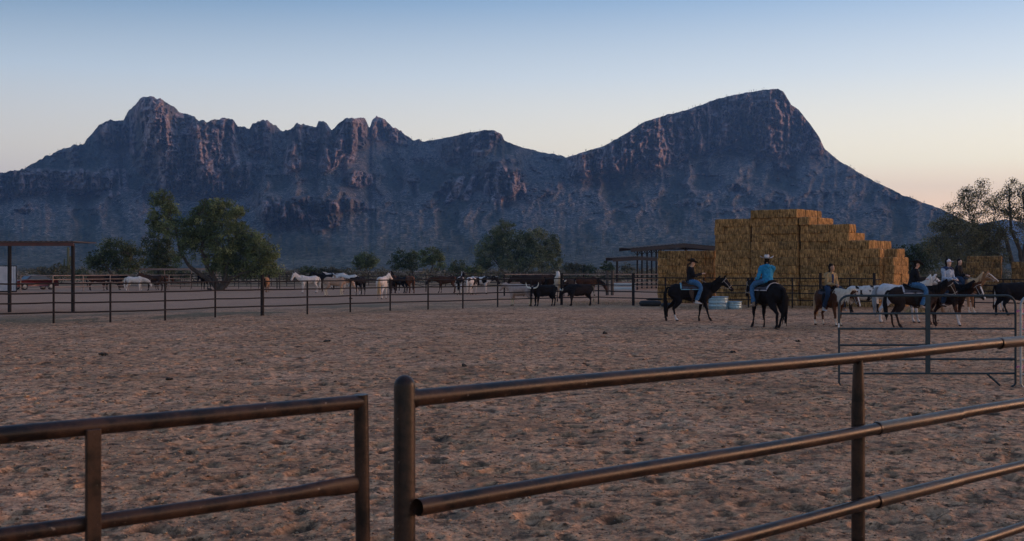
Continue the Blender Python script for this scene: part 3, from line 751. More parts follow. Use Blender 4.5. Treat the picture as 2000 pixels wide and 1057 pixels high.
def red_car():
    X, Y, s = G(66, 566)
    r = empty('parked_car', (X, Y, 0), math.radians(48), label='dark red car parked beside the white container', cat='car')
    prof = [(-2.15, 0.35), (-2.2, 0.62), (-2.12, 0.86), (-1.75, 0.93), (-1.1, 0.97), (-0.55, 1.38), (0.1, 1.45), (0.85, 1.42), (1.45, 1.02), (2.05, 0.95), (2.18, 0.7), (2.15, 0.35)]
    ys = [(-0.86, 0.0), (-0.80, 0.05), (0.80, 0.05), (0.86, 0.0)]
    v = []; f = []; n = len(prof)
    for k, (yy, up) in enumerate(ys):
        for (x, z) in prof:
            tuck = 0.16*max(0, (z-0.95)/0.5)
            v.append((x*(1 if up else 0.985), yy*(1-tuck), z if up else z*0.985))
    for k in range(3):
        for i in range(n-1): f.append((k*n+i, k*n+i+1, (k+1)*n+i+1, (k+1)*n+i))
    f.append(tuple(range(n))); f.append(tuple(3*n+i for i in reversed(range(n))))
    b = mesh_np('body', v, f, MATS['car_red'], r)
    for sg in (-1, 1):
        g = [(-1.0, 1.0), (-0.55, 1.34), (0.1, 1.40), (0.8, 1.37), (1.3, 1.03)]
        vv = [(x, sg*(0.875*(1-0.16*max(0, (z-0.95)/0.5))), z) for x, z in g]
        mesh_np('side_window', vv, [tuple(range(5))], MATS['glass'], r, smooth=False)
    mesh_np('windscreen', [(-1.12, -0.7, 1.0), (-1.12, 0.7, 1.0), (-0.62, 0.64, 1.36), (-0.62, -0.64, 1.36)], [(0, 1, 2, 3)], MATS['glass'], r, smooth=False)
    for sx in (-1.35, 1.35):
        for sy in (-0.8, 0.8):
            wq = MB().tube([(sx, sy-0.1, 0.33), (sx, sy+0.1, 0.33)], 0.33, 20).build('wheel', 'tyre', r)
            MB().tube([(sx, sy-0.105, 0.33), (sx, sy+0.105, 0.33)], 0.19, 14).build('rim', 'bright_pipe', wq)
red_car()

# ================================================================== tubs, tyres, dung
def stock_tank(px, py, w, h, label, mark):
    X, Y, s = G(px, py)
    r = empty('stock_tank', (X, Y, 0), label=label, cat='water tank', group='galvanised stock tanks')
    pts = []; rad = []
    R = w/2
    for z, q in ((0, 0.97), (0.02, 0.98), (h*0.22, 0.98), (h*0.25, 1.0), (h*0.28, 0.98), (h*0.5, 0.98), (h*0.53, 1.0), (h*0.56, 0.98), (h*0.78, 0.98), (h*0.81, 1.0), (h*0.84, 0.98), (h-0.03, 0.99), (h-0.015, 1.03), (h, 1.0), (h-0.02, 0.95), (h*0.3, 0.94)):
        pts.append((0, 0, z)); rad.append(R*q)
    n = 40; v = []; f = []
    for (p, q) in zip(pts, rad):
        for k in range(n):
            a = 2*math.pi*k/n; v.append((q*math.cos(a), q*math.sin(a), p[2]))
    for i in range(len(pts)-1):
        for k in range(n): k2 = (k+1) % n; f.append((i*n+k, i*n+k2, (i+1)*n+k2, (i+1)*n+k))
    mesh_np('wall', v, f, MATS['galvanised'], r)
    MB().tube([(0, 0, h*0.80), (0, 0, h*0.82)], R*0.94, 32).build('water', 'water', r)
    if mark:
        mb = MB()   # raised oval maker's mark with slanting strokes
        def on(a, z, e=0.012): return ((R*1.0+e)*math.cos(a), (R*1.0+e)*math.sin(a), z)
        ca = -math.pi/2+0.35
        mb.tube([on(ca+0.36*math.cos(q), h*0.5+0.11*math.sin(q)) for q in [i*math.pi/10 for i in range(21)]], 0.010, 6)
        for k in range(5): mb.tube([on(ca-0.22+0.09*k, h*0.46), on(ca-0.17+0.09*k, h*0.56)], 0.010, 6)
        mb.tube([on(ca-0.3, h*0.42), on(ca, h*0.47), on(ca+0.3, h*0.44)], 0.008, 6)
        mb.build('emblem', 'galv_mark', r)
    MB().tube([(-R*0.35, -R*0.95, 0.02), (-R*0.35, -R*0.96, h-0.02)], 0.012, 6).build('seam', 'galvanised', r)
stock_tank(1403, 604, 1.0, 0.64, 'tall galvanised stock tank with an oval emblem by the hay fence', True)
stock_tank(1434, 604, 0.78, 0.40, 'short galvanised tub right of the tall stock tank', False)
def tyre(px, py, R, rt, label, z=0.0, flat=1.0):
    X, Y, s = G(px, py); mb = MB(); n = 36; mseg = 12; v = []; f = []
    for i in range(n):
        a = 2*math.pi*i/n
        for k in range(mseg):
            b = 2*math.pi*k/mseg; tr = 1+0.05*((i % 2)*(1 if math.cos(b) > 0.5 else 0))
            v.append(((R+rt*tr*math.cos(b))*math.cos(a), (R+rt*tr*math.cos(b))*math.sin(a), rt*flat*(1+math.sin(b))))
    for i in range(n):
        for k in range(mseg):
            f.append((i*mseg+k, ((i+1) % n)*mseg+k, ((i+1) % n)*mseg+(k+1) % mseg, i*mseg+(k+1) % mseg))
    o = mesh_np('tyre', v, f, MATS['tyre']); o.location = (X, Y, z)
    return props(o, label, 'tyre', 'old tyres by the hay fence')
tyre(1270, 598, 0.46, 0.15, 'wide black tyre lying flat right of the thick fence post')
tyre(1278, 597, 0.34, 0.12, 'smaller tyre lying on the wide black tyre', z=0.30, flat=0.5)
tyre(1306, 600, 0.30, 0.11, 'half hidden tyre behind the black walking horse tail')
def clod(px, py, r0, seed, label, name='dung_pile'):
    X, Y, s = G(px, py); bm = bmesh.new(); rr = random.Random(seed)
    for i in range(9):
        a = rr.uniform(0, 6.28); d = r0*rr.uniform(0, 0.8)
        M = Matrix.Translation((d*math.cos(a), d*math.sin(a), r0*rr.uniform(0.15, 0.5)*(1-d/r0/1.6))) @ Matrix.Rotation(rr.uniform(0, 3), 4, 'Z') @ Matrix.Diagonal((1, 0.8, 0.7, 1))
        bmesh.ops.create_icosphere(bm, subdivisions=2, radius=r0*rr.uniform(0.25, 0.4), matrix=M)
    me = bpy.data.meshes.new(name); bm.to_mesh(me); bm.free(); me.materials.append(MATS['dung'])
    me.polygons.foreach_set('use_smooth', np.ones(len(me.polygons), dtype=bool))
    o = link(bpy.data.objects.new(name, me)); o.location = (X, Y, 0); return props(o, label, 'dung', 'dung piles')
clod(200, 695, 0.14, 1, 'dark dung pile alone on the open dirt at the left')
clod(408, 566, 0.3, 2, 'dung pile far off below the big mesquite')
clod(684, 584, 0.16, 3, 'small dung pile behind the fence near the palomino')

# ------------------------------------------------------------------ loose bits: clods, straw litter, trough, hay pile
def clods():
    rng = np.random.default_rng(77); n = 36000
    px = rng.uniform(-250, 2250, n); py = 625+(1250-625)*rng.uniform(0, 1, n)**0.75
    sc = (py-HOR)/CH; Y = F/sc; X = (px-1000)/sc
    keep = fbm(X*0.6, Y*0.6, 3, 21) > 0.38; X, Y, sc = X[keep], Y[keep], sc[keep]; n = len(X)
    z, _ = ground_height(X, Y)
    size = np.clip(rng.lognormal(-4.95, 0.5, n), 0.003, 0.028)*np.clip((Y/9), 0.8, 2.2)
    base = np.array([[1, 0, 0], [-1, 0, 0], [0, 1, 0], [0, -1, 0], [0, 0, 1], [0, 0, -1]], dtype=float)
    jit = rng.uniform(0.6, 1.3, (n, 6, 1)); v = base[None]*jit*size[:, None, None]
    a = rng.uniform(0, 6.28, n); c_, s_ = np.cos(a)[:, None], np.sin(a)[:, None]
    x2 = v[:, :, 0]*c_-v[:, :, 1]*s_; y2 = v[:, :, 0]*s_+v[:, :, 1]*c_
    co = np.stack([x2+X[:, None], y2*0.9+Y[:, None], v[:, :, 2]*0.5+(z+size*0.1)[:, None]], -1).reshape(-1, 3)
    fb = np.array([[0, 2, 4], [2, 1, 4], [1, 3, 4], [3, 0, 4], [2, 0, 5], [1, 2, 5], [3, 1, 5], [0, 3, 5]])
    f = (fb[None]+(np.arange(n)*6)[:, None, None]).reshape(-1, 3)
    t_ = rng.uniform(0, 1, n)[:, None]
    col = np.where(t_ < 0.72, [0.42, 0.265, 0.155], np.where(t_ < 0.99, [0.12, 0.075, 0.048], np.where(t_ < 0.997, [0.40, 0.31, 0.18], [0.48, 0.43, 0.38])))*rng.uniform(0.75, 1.2, (n, 1))
    m, t, bs = new_mat('clod'); a_ = nd(t, "ShaderNodeAttribute", attribute_name='Col'); t.links.new(a_.outputs['Color'], bs.inputs['Base Color'])
    bs.inputs['Roughness'].default_value = 0.95; bs.inputs['Specular IOR Level'].default_value = 0.1
    props(mesh_np('dirt_clods', co, f, m, smooth=False, cols=np.repeat(col, 6, 0)), 'loose crumbs of dirt, small stones and straw on the arena', 'clods', kind='stuff')
clods()
def litter():
    rng = np.random.default_rng(31); n = 9000
    px = np.concatenate([rng.normal(1175, 60, n//3), rng.uniform(1290, 1760, n//3), rng.normal(1800, 40, n-2*(n//3))])
    py = np.concatenate([rng.normal(592, 3, n//3), rng.normal(601.5, 2.2, n//3), rng.normal(607, 4, n-2*(n//3))]); py = np.clip(py, 582, 622)
    sc = (py-HOR)/CH; Y = F/sc; X = (px-1000)/sc; a = rng.uniform(0, 6.28, n); L = rng.uniform(0.08, 0.25, n); w_ = 0.02
    dx, dy = np.cos(a)*L/2, np.sin(a)*L/2; nx, ny = -np.sin(a)*w_/2, np.cos(a)*w_/2; z = rng.uniform(0.005, 0.05, n)
    co = np.stack([np.stack([X-dx-nx, Y-dy-ny, z], -1), np.stack([X+dx-nx, Y+dy-ny, z+0.02], -1), np.stack([X+dx+nx, Y+dy+ny, z+0.02], -1), np.stack([X-dx+nx, Y-dy+ny, z], -1)], 1).reshape(-1, 3)
    props(mesh_np('straw_litter', co, np.arange(4*n).reshape(n, 4), MATS['hay'], smooth=False), 'loose straw scattered along the hay fence', 'straw', kind='stuff')
litter()
def hay_pile(px, py, R, hh, label):
    X, Y, s = G(px, py); v = []; f = []; n = 28; rg = 9
    for i in range(rg+1):
        q = i/rg
        for k in range(n):
            a = 2*math.pi*k/n; rr_ = R*q*(1+0.25*(fbm(np.array([math.cos(a)*1.5+px]), np.array([math.sin(a)*1.5]), 3, 2)[0]-0.5))
            zz = hh*(1-q*q)**1.3*(0.8+0.6*fbm(np.array([math.cos(a)*q*3+7]), np.array([math.sin(a)*q*3+2]), 4, 4)[0])
            v.append((rr_*math.cos(a), rr_*math.sin(a), zz-0.02))
    for i in range(rg):
        for k in range(n): k2 = (k+1) % n; f.append((i*n+k, (i+1)*n+k, (i+1)*n+k2, i*n+k2))
    o = mesh_np('hay_pile', v, f, MATS['hay']); o.location = (X, Y, 0); props(o, label, 'hay pile')
hay_pile(1797, 612, 0.75, 0.42, 'low loose pile of hay on the ground behind the dark brown horse')
def trough():
    X, Y, s = G(1197, 571)
    r = empty('feed_trough', (X, Y, 0), math.radians(3), label='long pale grey trough behind the two wooden posts', cat='trough')
    w = 1.95
    mb = MB()
    mb.box(0, w, 0, 0.05, 0.12, 0.78); mb.box(0, w, 0.75, 0.8, 0.12, 0.78); mb.box(0, 0.05, 0.052, 0.748, 0.12, 0.78); mb.box(w-0.05, w, 0.052, 0.748, 0.12, 0.78); mb.box(0.052, w-0.052, 0.052, 0.748, 0.12, 0.18)
    mb.build('body', 'galv_mark', r, smooth=False)
    for z in (0.3, 0.55): MB().tube([(0, -0.02, z), (w, -0.02, z)], 0.025, 8).build('band', 'galvanised', r)
    for x in (0.1, w-0.2): MB().box(x, x+0.1, 0.1, 0.7, 0, 0.12).build('foot', 'dark_iron', r, smooth=False)
trough()

for i_, (px_, py_, r_, lab_) in enumerate([(640, 668, 0.13, 'dung pile on open dirt below the white horses'), (1180, 652, 0.12, 'dung pile on open dirt below the dark bull'), (905, 716, 0.10, 'dung pile in the middle of the arena above the tall domed post'),
        (330, 742, 0.09, 'dung pile above the top rail of the gate'), (1430, 690, 0.11, 'dung pile in front of the horse seen from behind'), (1560, 668, 0.10, 'dung pile nearest the pale maned pony'), (1250, 862, 0.07, 'dung pile between the upper rails of the near fence')]):
    clod(px_, py_, r_, 20+i_, lab_)

# ================================================================== plants
def leaf_mat(name, rough=0.75):
    m, t, bs = new_mat(name); a = nd(t, "ShaderNodeAttribute", attribute_name='Col')
    t.links.new(a.outputs['Color'], bs.inputs['Base Color']); bs.inputs['Roughness'].default_value = rough
    bs.inputs['Specular IOR Level'].default_value = 0.25
    tr = nd(t, "ShaderNodeBsdfTranslucent"); t.links.new(a.outputs['Color'], tr.inputs['Color'])
    mx = t.nodes.new("ShaderNodeMixShader"); mx.inputs[0].default_value = 0.25
    t.links.new(bs.outputs[0], mx.inputs[1]); t.links.new(tr.outputs[0], mx.inputs[2])
    t.links.new(mx.outputs[0], t.nodes["Material Output"].inputs['Surface'])
leaf_mat('leaves')
simple_mat('bark', (0.075, 0.058, 0.045), (0.035, 0.028, 0.024), 6, 0.95, stretch=(1, 1, 0.3), bumpk=0.6)
simple_mat('cactus', (0.085, 0.10, 0.055), (0.05, 0.06, 0.035), 5, 0.8, stretch=(1, 1, 0.1))
def leaf_cloud(rng, centres, radii, per, size, cols, droop=0.3, aspect=2.2):
    """little two-triangle leaf sprays around clump centres"""
    n = len(centres)*per
    c = np.repeat(centres, per, 0); r = np.repeat(radii, per)[:, None]
    off = rng.normal(size=(n, 3)); off /= np.maximum(np.linalg.norm(off, axis=1, keepdims=True), 1e-6)
    off *= r*rng.uniform(0.15, 1.0, (n, 1))**0.5
    off[:, 2] *= 0.75
    p = c+off
    d = rng.normal(size=(n, 3)); d[:, 2] -= droop; d /= np.linalg.norm(d, axis=1, keepdims=True)
    s = np.cross(d, rng.normal(size=(n, 3))); s /= np.maximum(np.linalg.norm(s, axis=1, keepdims=True), 1e-6)
    ln = size*rng.uniform(0.6, 1.5, (n, 1)); wd = ln/aspect
    a = p-d*ln*0.5; b = p+s*wd*0.5; e = p+d*ln*0.5; g = p-s*wd*0.5
    co = np.stack([a, b, e, g], 1).reshape(-1, 3)
    f = np.arange(4*n).reshape(n, 4)
    cc = np.repeat(cols, per, 0)*rng.uniform(0.7, 1.3, (n, 1))
    return co, f, np.repeat(cc, 4, 0)
PAL = {'mesquite': [(0.045, 0.066, 0.032), (0.115, 0.15, 0.062), (0.26, 0.29, 0.13)],
       'dark': [(0.03, 0.05, 0.026), (0.065, 0.09, 0.04), (0.14, 0.16, 0.075)],
       'grey': [(0.05, 0.075, 0.045), (0.12, 0.15, 0.085), (0.23, 0.24, 0.13)],
       'yellow': [(0.05, 0.055, 0.02), (0.10, 0.095, 0.032), (0.15, 0.14, 0.05)],
       'open': [(0.07, 0.075, 0.042), (0.15, 0.145, 0.08), (0.27, 0.24, 0.13)],
       'scrub': [(0.045, 0.055, 0.036), (0.085, 0.085, 0.055), (0.14, 0.125, 0.085)]}
def tree(label, base, lobes, pal, seed, clump=0.55, n_cl=1.0, per=34, leaf=0.2, stems=None, trunk_r=0.22, group=None, branchy=1.0, name='mesquite_tree', cat='tree', Y=None):
    rng = np.random.default_rng(seed); rr = random.Random(seed)
    X, Yg, s = G(*base)
    if Y: Yg = Y; s = F/Y; X = (base[0]-1000)/s
    root = empty(name, (X, Yg, 0), label=label, cat=cat, group=group)
    B = Vector((X, Yg, 0)); P3 = PAL[pal]
    cen = []; rad = []; col = []; lobec = []
    for li, lb in enumerate(lobes):
        cx, cy, rx, ry = lb[:4]; dens = lb[4] if len(lb) > 4 else 1.0
        yo = rr.uniform(-0.35, 0.35)*rx/s
        c0 = WP(cx, cy, Yg+yo)-B; ax, az = rx/s, ry/s; ayy = (ax+az)/2*0.9
        lobec.append((c0, ax, az))
        vol = ax*az*ayy
        k = int(max(8, 5.6*n_cl*dens*(vol**0.75)/(clump**2)))
        u = rng.normal(size=(k, 3)); u /= np.linalg.norm(u, axis=1, keepdims=True)
        q = u*(rng.uniform(0.25, 1.0, (k, 1))**0.6)
        pts = np.array(c0)+q*np.array([ax, ayy, az])
        pts[:, 0] += (fbm(pts[:, 2]*1.1+seed, pts[:, 1]*1.1, 2, seed)-0.5)*ax*0.5
        pts[:, 2] += (fbm(pts[:, 0]*0.9+seed, pts[:, 1]*0.9, 3, seed+2)-0.5)*az*0.8
        cen.append(pts); rad.append(clump*rng.uniform(0.5, 1.35, k))
        t = np.clip(rng.normal(0.42, 0.3, k)+0.15*(li % 3-1), 0, 1)[:, None]
        a0, a1, a2 = (np.array(c) for c in P3)
        col.append(np.where(t < 0.5, a0+(a1-a0)*t*2, a1+(a2-a1)*(t-0.5)*2))
    cen = np.vstack(cen); rad = np.concatenate(rad); col = np.vstack(col)
    ok = cen[:, 2] > 0.5; cen, rad, col = cen[ok], rad[ok], col[ok]
    co, f, cc = leaf_cloud(rng, cen, rad, per, leaf, col)
    mesh_np('crown', co, f, MATS['leaves'], root, smooth=False, cols=cc)
    mb = MB(); nodes = []
    if not stems: stems = [[(base[0], base[1]), ((base[0]*2+lobes[0][0])/3, (base[1]*1.2+lobes[0][1]*0.8)/2), (lobes[0][0], lobes[0][1])]]
    for si, st in enumerate(stems):
        pts = []
        for i, (a, b) in enumerate(st):
            p = WP(a, b, Yg+(0.0 if i == 0 else 0.25*math.sin(i*1.7+si)))-B
            if i == 0: p.z = -0.05
            pts.append(p)
        fine = []
        for i in range(len(pts)-1):
            for k in range(4): fine.append(pts[i].lerp(pts[i+1], k/4)+Vector((rr.uniform(-1, 1), rr.uniform(-1, 1), 0))*0.05)
        fine.append(pts[-1]); n = len(fine)
        rads = [trunk_r*(1-0.72*i/(n-1)) for i in range(n)]
        mb.tube(fine, rads, 8); nodes += [(p, r_) for p, r_ in zip(fine[n//3:], rads[n//3:])]
    prim = list(nodes)
    for (c0, ax, az) in lobec:
        p0, r0 = min(prim, key=lambda q: (q[0]-c0).length)
        mid = p0.lerp(c0, 0.5)+Vector((rr.uniform(-.3, .3), rr.uniform(-.3, .3), rr.uniform(-.1, .4)))
        path = [p0, p0.lerp(mid, 0.5), mid, mid.lerp(c0, 0.5), c0]; r0 = min(r0, trunk_r*0.5)
        mb.tube(path, [r0*(1-0.75*i/4) for i in range(5)], 6); nodes += [(p, r0*0.4) for p in path[1:]]
    nbr = int(len(cen)*0.30*branchy)
    nv = np.array([q[0][:] for q in nodes])
    for i in rng.permutation(len(cen))[:nbr]:
        c = cen[i]; d2 = ((nv-c)**2).sum(1); j = int(np.argmin(d2)); p0 = Vector(nv[j]); c1 = Vector(c)
        mid = p0.lerp(c1, 0.55)+Vector((rr.uniform(-.15, .15), rr.uniform(-.15, .15), rr.uniform(-0.05, .2)))
        rb = 0.02+0.012*rr.random()
        mb.tube([p0, mid, c1], [rb*1.5, rb, rb*0.4], 4, cap=False)
        nv = np.vstack([nv, np.array(mid)[None]])
    mb.build('trunk', 'bark', root)
    return root
tree('biggest mesquite tree with a leaning dark trunk and wide drooping green crown', (428, 566),
     [(316, 398, 25, 27), (300, 432, 14, 26), (334, 418, 14, 22), (396, 432, 36, 38), (425, 410, 44, 22), (462, 428, 20, 26), (440, 470, 46, 46), (375, 455, 24, 26), (415, 500, 22, 30), (470, 505, 46, 32), (505, 490, 36, 34), (528, 508, 20, 24), (356, 448, 20, 28, 0.85), (352, 500, 14, 18, 0.5), (330, 440, 18, 26, 0.8), (366, 480, 16, 26, 0.7), (430, 520, 26, 20), (395, 470, 24, 24), (470, 530, 36, 14), (515, 530, 30, 14), (488, 468, 22, 24)],
     'mesquite', 11, n_cl=1.35, per=46, leaf=0.2, trunk_r=0.27,
     stems=[[(428, 566), (412, 548), (390, 536), (368, 518), (352, 492), (345, 455), (330, 415)], [(428, 566), (420, 545), (405, 520), (395, 490), (398, 450), (410, 420)], [(432, 566), (448, 545), (470, 535), (500, 530), (515, 505)], [(430, 566), (440, 540), (448, 500), (445, 460)]], group='mesquite trees')
tree('dark rounded tree tucked against the left side of the biggest mesquite', (308, 560), [(310, 468, 28, 34), (318, 500, 28, 34), (300, 515, 22, 26), (328, 520, 16, 22)], 'dark', 12, n_cl=1.3, per=40, group='mesquite trees', trunk_r=0.2)
tree('wide dark tree above the brown horses at the left', (238, 562), [(228, 486, 38, 24), (198, 500, 32, 20), (255, 496, 28, 26), (215, 512, 36, 20), (252, 522, 26, 18), (182, 512, 16, 14)], 'dark', 13, n_cl=1.2, per=36, group='mesquite trees',
     stems=[[(238, 562), (232, 535), (222, 505)], [(240, 562), (250, 535), (256, 505)], [(236, 562), (214, 530), (198, 508)]], trunk_r=0.2)
tree('small round tree on two thin stems right of the white horses', (712, 549), [(712, 506, 22, 15), (700, 514, 15, 12), (726, 511, 13, 14), (712, 520, 20, 7)], 'mesquite', 14, clump=0.5, n_cl=1.3, group='mesquite trees', stems=[[(712, 549), (708, 534), (700, 520)], [(712, 549), (714, 534), (716, 512)]], trunk_r=0.16)
tree('dark left one of two low trees behind the chestnut horses', (806, 550), [(788, 506, 24, 17), (772, 514, 14, 14), (806, 500, 16, 13), (800, 520, 24, 10)], 'dark', 15, clump=0.5, n_cl=1.3, group='mesquite trees', stems=[[(806, 550), (806, 532), (796, 512)]], trunk_r=0.2)
tree('greener right one of two low trees with a yellowish edge', (836, 551), [(842, 500, 22, 18), (830, 508, 18, 16), (858, 512, 14, 18)], 'mesquite', 16, clump=0.5, n_cl=1.3, group='mesquite trees', stems=[[(836, 551), (842, 532), (846, 510)], [(838, 551), (850, 535), (860, 520)]], trunk_r=0.2)
tree('tall many topped tree in the middle behind the cattle', (1008, 549), [(983, 452, 26, 20), (966, 472, 26, 22), (950, 496, 24, 26), (990, 490, 30, 36), (1022, 478, 22, 34), (1050, 470, 26, 26), (1075, 486, 18, 30), (1055, 505, 30, 28), (1010, 515, 44, 16), (945, 515, 18, 16), (1088, 512, 12, 20)],
     'grey', 17, clump=0.6, n_cl=1.25, per=36, leaf=0.24, group='mesquite trees', stems=[[(1008, 549), (1000, 525), (985, 480)], [(1010, 549), (1015, 520), (1022, 485)], [(1012, 549), (1035, 522), (1055, 490)], [(1006, 549), (980, 528), (960, 500)]], trunk_r=0.2)
tree('tall airy tree with thin branches against the orange sky', (1905, 566),
     [(1918, 362, 13, 12, .5), (1903, 378, 24, 18, .5), (1925, 392, 26, 22, .5), (1884, 396, 22, 18, .45), (1862, 410, 24, 14, .4), (1900, 415, 34, 16, .5), (1945, 415, 22, 16, .4), (1850, 440, 32, 22, .9), (1890, 455, 44, 26, .9), (1932, 455, 40, 28, .9), (1838, 480, 32, 26, .9), (1880, 500, 46, 30), (1930, 500, 42, 30)],
     'open', 18, clump=0.62, n_cl=4.2, per=36, leaf=0.14, group='bare twigged trees at the right', branchy=2.2,
     stems=[[(1905, 566), (1900, 530), (1895, 480), (1900, 430), (1915, 375)], [(1908, 566), (1925, 510), (1935, 450), (1945, 410)], [(1902, 566), (1880, 520), (1865, 460), (1862, 415)], [(1900, 566), (1858, 520), (1838, 485)]], trunk_r=0.11)
tree('leaning thick trunked tree cut off by the right edge', (2004, 566),
     [(1972, 364, 14, 16, .5), (1966, 385, 20, 18, .5), (1996, 375, 18, 20, .5), (1985, 405, 28, 20, .5), (2030, 380, 30, 26, .5), (1962, 420, 20, 16, .4), (2010, 430, 34, 26, .5), (2060, 420, 34, 36, .6), (1985, 455, 24, 18, .4), (2040, 470, 34, 26, .6)],
     'open', 19, clump=0.62, n_cl=4.2, per=36, leaf=0.14, group='bare twigged trees at the right', branchy=2.2,
     stems=[[(2004, 566), (1998, 530), (1992, 490), (1975, 450), (1972, 410), (1972, 370)], [(1994, 500), (2004, 470), (2006, 430), (1998, 385)], [(1994, 505), (2025, 470), (2050, 430)], [(1990, 490), (1965, 462), (1950, 440)]], trunk_r=0.27)
tree('dense dark shrub tree between the hay stack and the airy tree', (1778, 562), [(1775, 500, 28, 24), (1758, 514, 20, 16), (1802, 492, 22, 20), (1795, 520, 30, 20), (1825, 500, 20, 26), (1765, 530, 24, 18)], 'dark', 20, n_cl=1.3, per=36, group='mesquite trees')
tree('tree standing just outside the right edge of view', (2120, 566), [(2120, 430, 50, 36, .6), (2150, 460, 50, 40, .7), (2090, 470, 40, 36, .7)], 'open', 21, clump=0.5, per=26, n_cl=0.9, leaf=0.18, group='bare twigged trees at the right')
# shrubs one can tell apart along the back fence
for i, (px, py, rx, ry, pal, lab) in enumerate([
    (118, 528, 26, 12, 'yellow', 'olive shrub just left of the tall saguaro'),
    (88, 531, 20, 10, 'scrub', 'grey shrub behind the red car'),
    (160, 534, 14, 12, 'dark', 'dark low shrub right of the tall saguaro'),
    (357, 535, 16, 9, 'dark', 'low shrub seen under the leaning trunk'),
    (893, 522, 20, 12, 'grey', 'grey green shrub right of the two low trees'),
    (925, 526, 18, 10, 'mesquite', 'green shrub at the left foot of the tall middle tree'),
    (1122, 521, 24, 10, 'scrub', 'dry brownish shrub right of the tall middle tree'),
    (1150, 524, 14, 8, 'dark', 'small dark shrub behind the wooden posts'),
    (1185, 521, 14, 9, 'dark', 'dark shrub left of the low flat shed'),
    (602, 527, 16, 7, 'dark', 'dark shrub above the white horse'),
    (642, 528, 26, 6, 'scrub', 'wide low shrub above the black and palomino horses'),
    (1225, 523, 14, 7, 'scrub', 'pale shrub seen under the low shed roof')]):
    tree(lab, (px, 551 if px > 150 else 549), [(px, py, rx, ry), (px-rx*0.4, py+ry*0.5, rx*0.7, ry*0.7), (px+rx*0.5, py+ry*0.4, rx*0.6, ry*0.7), (px, 543, rx*0.8, 6)], pal, 40+i, clump=0.4, n_cl=1.1, per=24, leaf=0.2, trunk_r=0.06, group='desert shrubs along the back fence', name='desert_shrub', cat='shrub')

def saguaro(label, px, py, h, arms, r0=0.24):
    X, Y, s = G(px, py)
    root = empty('saguaro_cactus', (X, Y, 0), label=label, cat='cactus')
    def ribbed(path, r):
        mb = MB(); n = 24; P_ = [Vector(p) for p in path]; v = []; f = []
        for i, p in enumerate(P_):
            q = r*(1.0 if i < len(P_)-2 else (0.75 if i == len(P_)-2 else 0.15))*(0.85 if i == 0 else 1)
            d = (P_[min(i+1, len(P_)-1)]-P_[max(i-1, 0)]).normalized()
            a1 = d.cross(Vector((0, 1, 0.01))).normalized(); a2 = d.cross(a1)
            for k in range(n):
                a = 2*math.pi*k/n; rq = q*(1 if k % 2 else 0.86); v.append(p+a1*math.cos(a)*rq+a2*math.sin(a)*rq)
        for i in range(len(P_)-1):
            for k in range(n): k2 = (k+1) % n; f.append((i*n+k, i*n+k2, (i+1)*n+k2, (i+1)*n+k))
        f.append(tuple((len(P_)-1)*n+k for k in range(n)))
        return mb.add(v, f)
    ribbed([(0, 0, h*i/10) for i in range(10)]+[(0, 0, h*0.96), (0, 0, h)], r0).build('stem', 'cactus', root)
    for (z, dx, up, dy) in arms:
        p = [(0, 0, z), (dx*0.5, dy*0.5, z+0.02), (dx*0.9, dy*0.9, z+0.12), (dx, dy, z+0.45)]+[(dx, dy, z+0.45+(up-0.45)*k/4) for k in range(1, 5)]+[(dx, dy, z+up+0.1)]
        ribbed(p, r0*0.62).build('arm', 'cactus', root)
saguaro('tall saguaro cactus with a short left arm beside the left shed post', 133, 546, 6.3, [(2.2, -0.75, 1.7, 0.1), (2.6, 0.6, 1.0, -0.1), (3.2, 0.2, 1.2, 0.6)])

# desert scrub on the flat beyond the pens, and cactus ticks on the slopes and ridges
def scrub():
    rng = np.random.default_rng(5)
    n = 2300
    Y = 165*np.exp(rng.uniform(0, math.log(1500/165), n)); px = rng.uniform(-500, 2500, n)
    X = (px-1000)*Y/F
    hgt = rng.uniform(0.7, 2.6, n)*(0.8+0.5*fbm(X*0.01, Y*0.01, 3, 3)); w = hgt*rng.uniform(0.8, 1.7, n)
    k = 4
    cen = np.stack([np.repeat(X, k)+rng.normal(size=n*k)*np.repeat(w, k)*0.5, np.repeat(Y, k)+rng.normal(size=n*k)*np.repeat(w, k)*0.5, np.repeat(hgt, k)*rng.uniform(0.2, 0.85, n*k)], -1)
    a0, a1, a2 = (np.array(c) for c in PAL['scrub']); t = np.repeat(rng.uniform(0, 1, n), k)[:, None]
    col = np.where(t < 0.5, a0+(a1-a0)*t*2, a1+(a2-a1)*(t-0.5)*2)
    far_ = np.repeat(Y, k)/300
    co, f, cc = leaf_cloud(rng, cen, np.repeat(hgt, k)*0.42, 20, 0.36, col, droop=-0.4)
    props(mesh_np('desert_scrub', co, f, MATS['leaves'], None, smooth=False, cols=cc), 'grey green desert scrub covering the flat below the mountains', 'scrub', kind='stuff')
scrub()
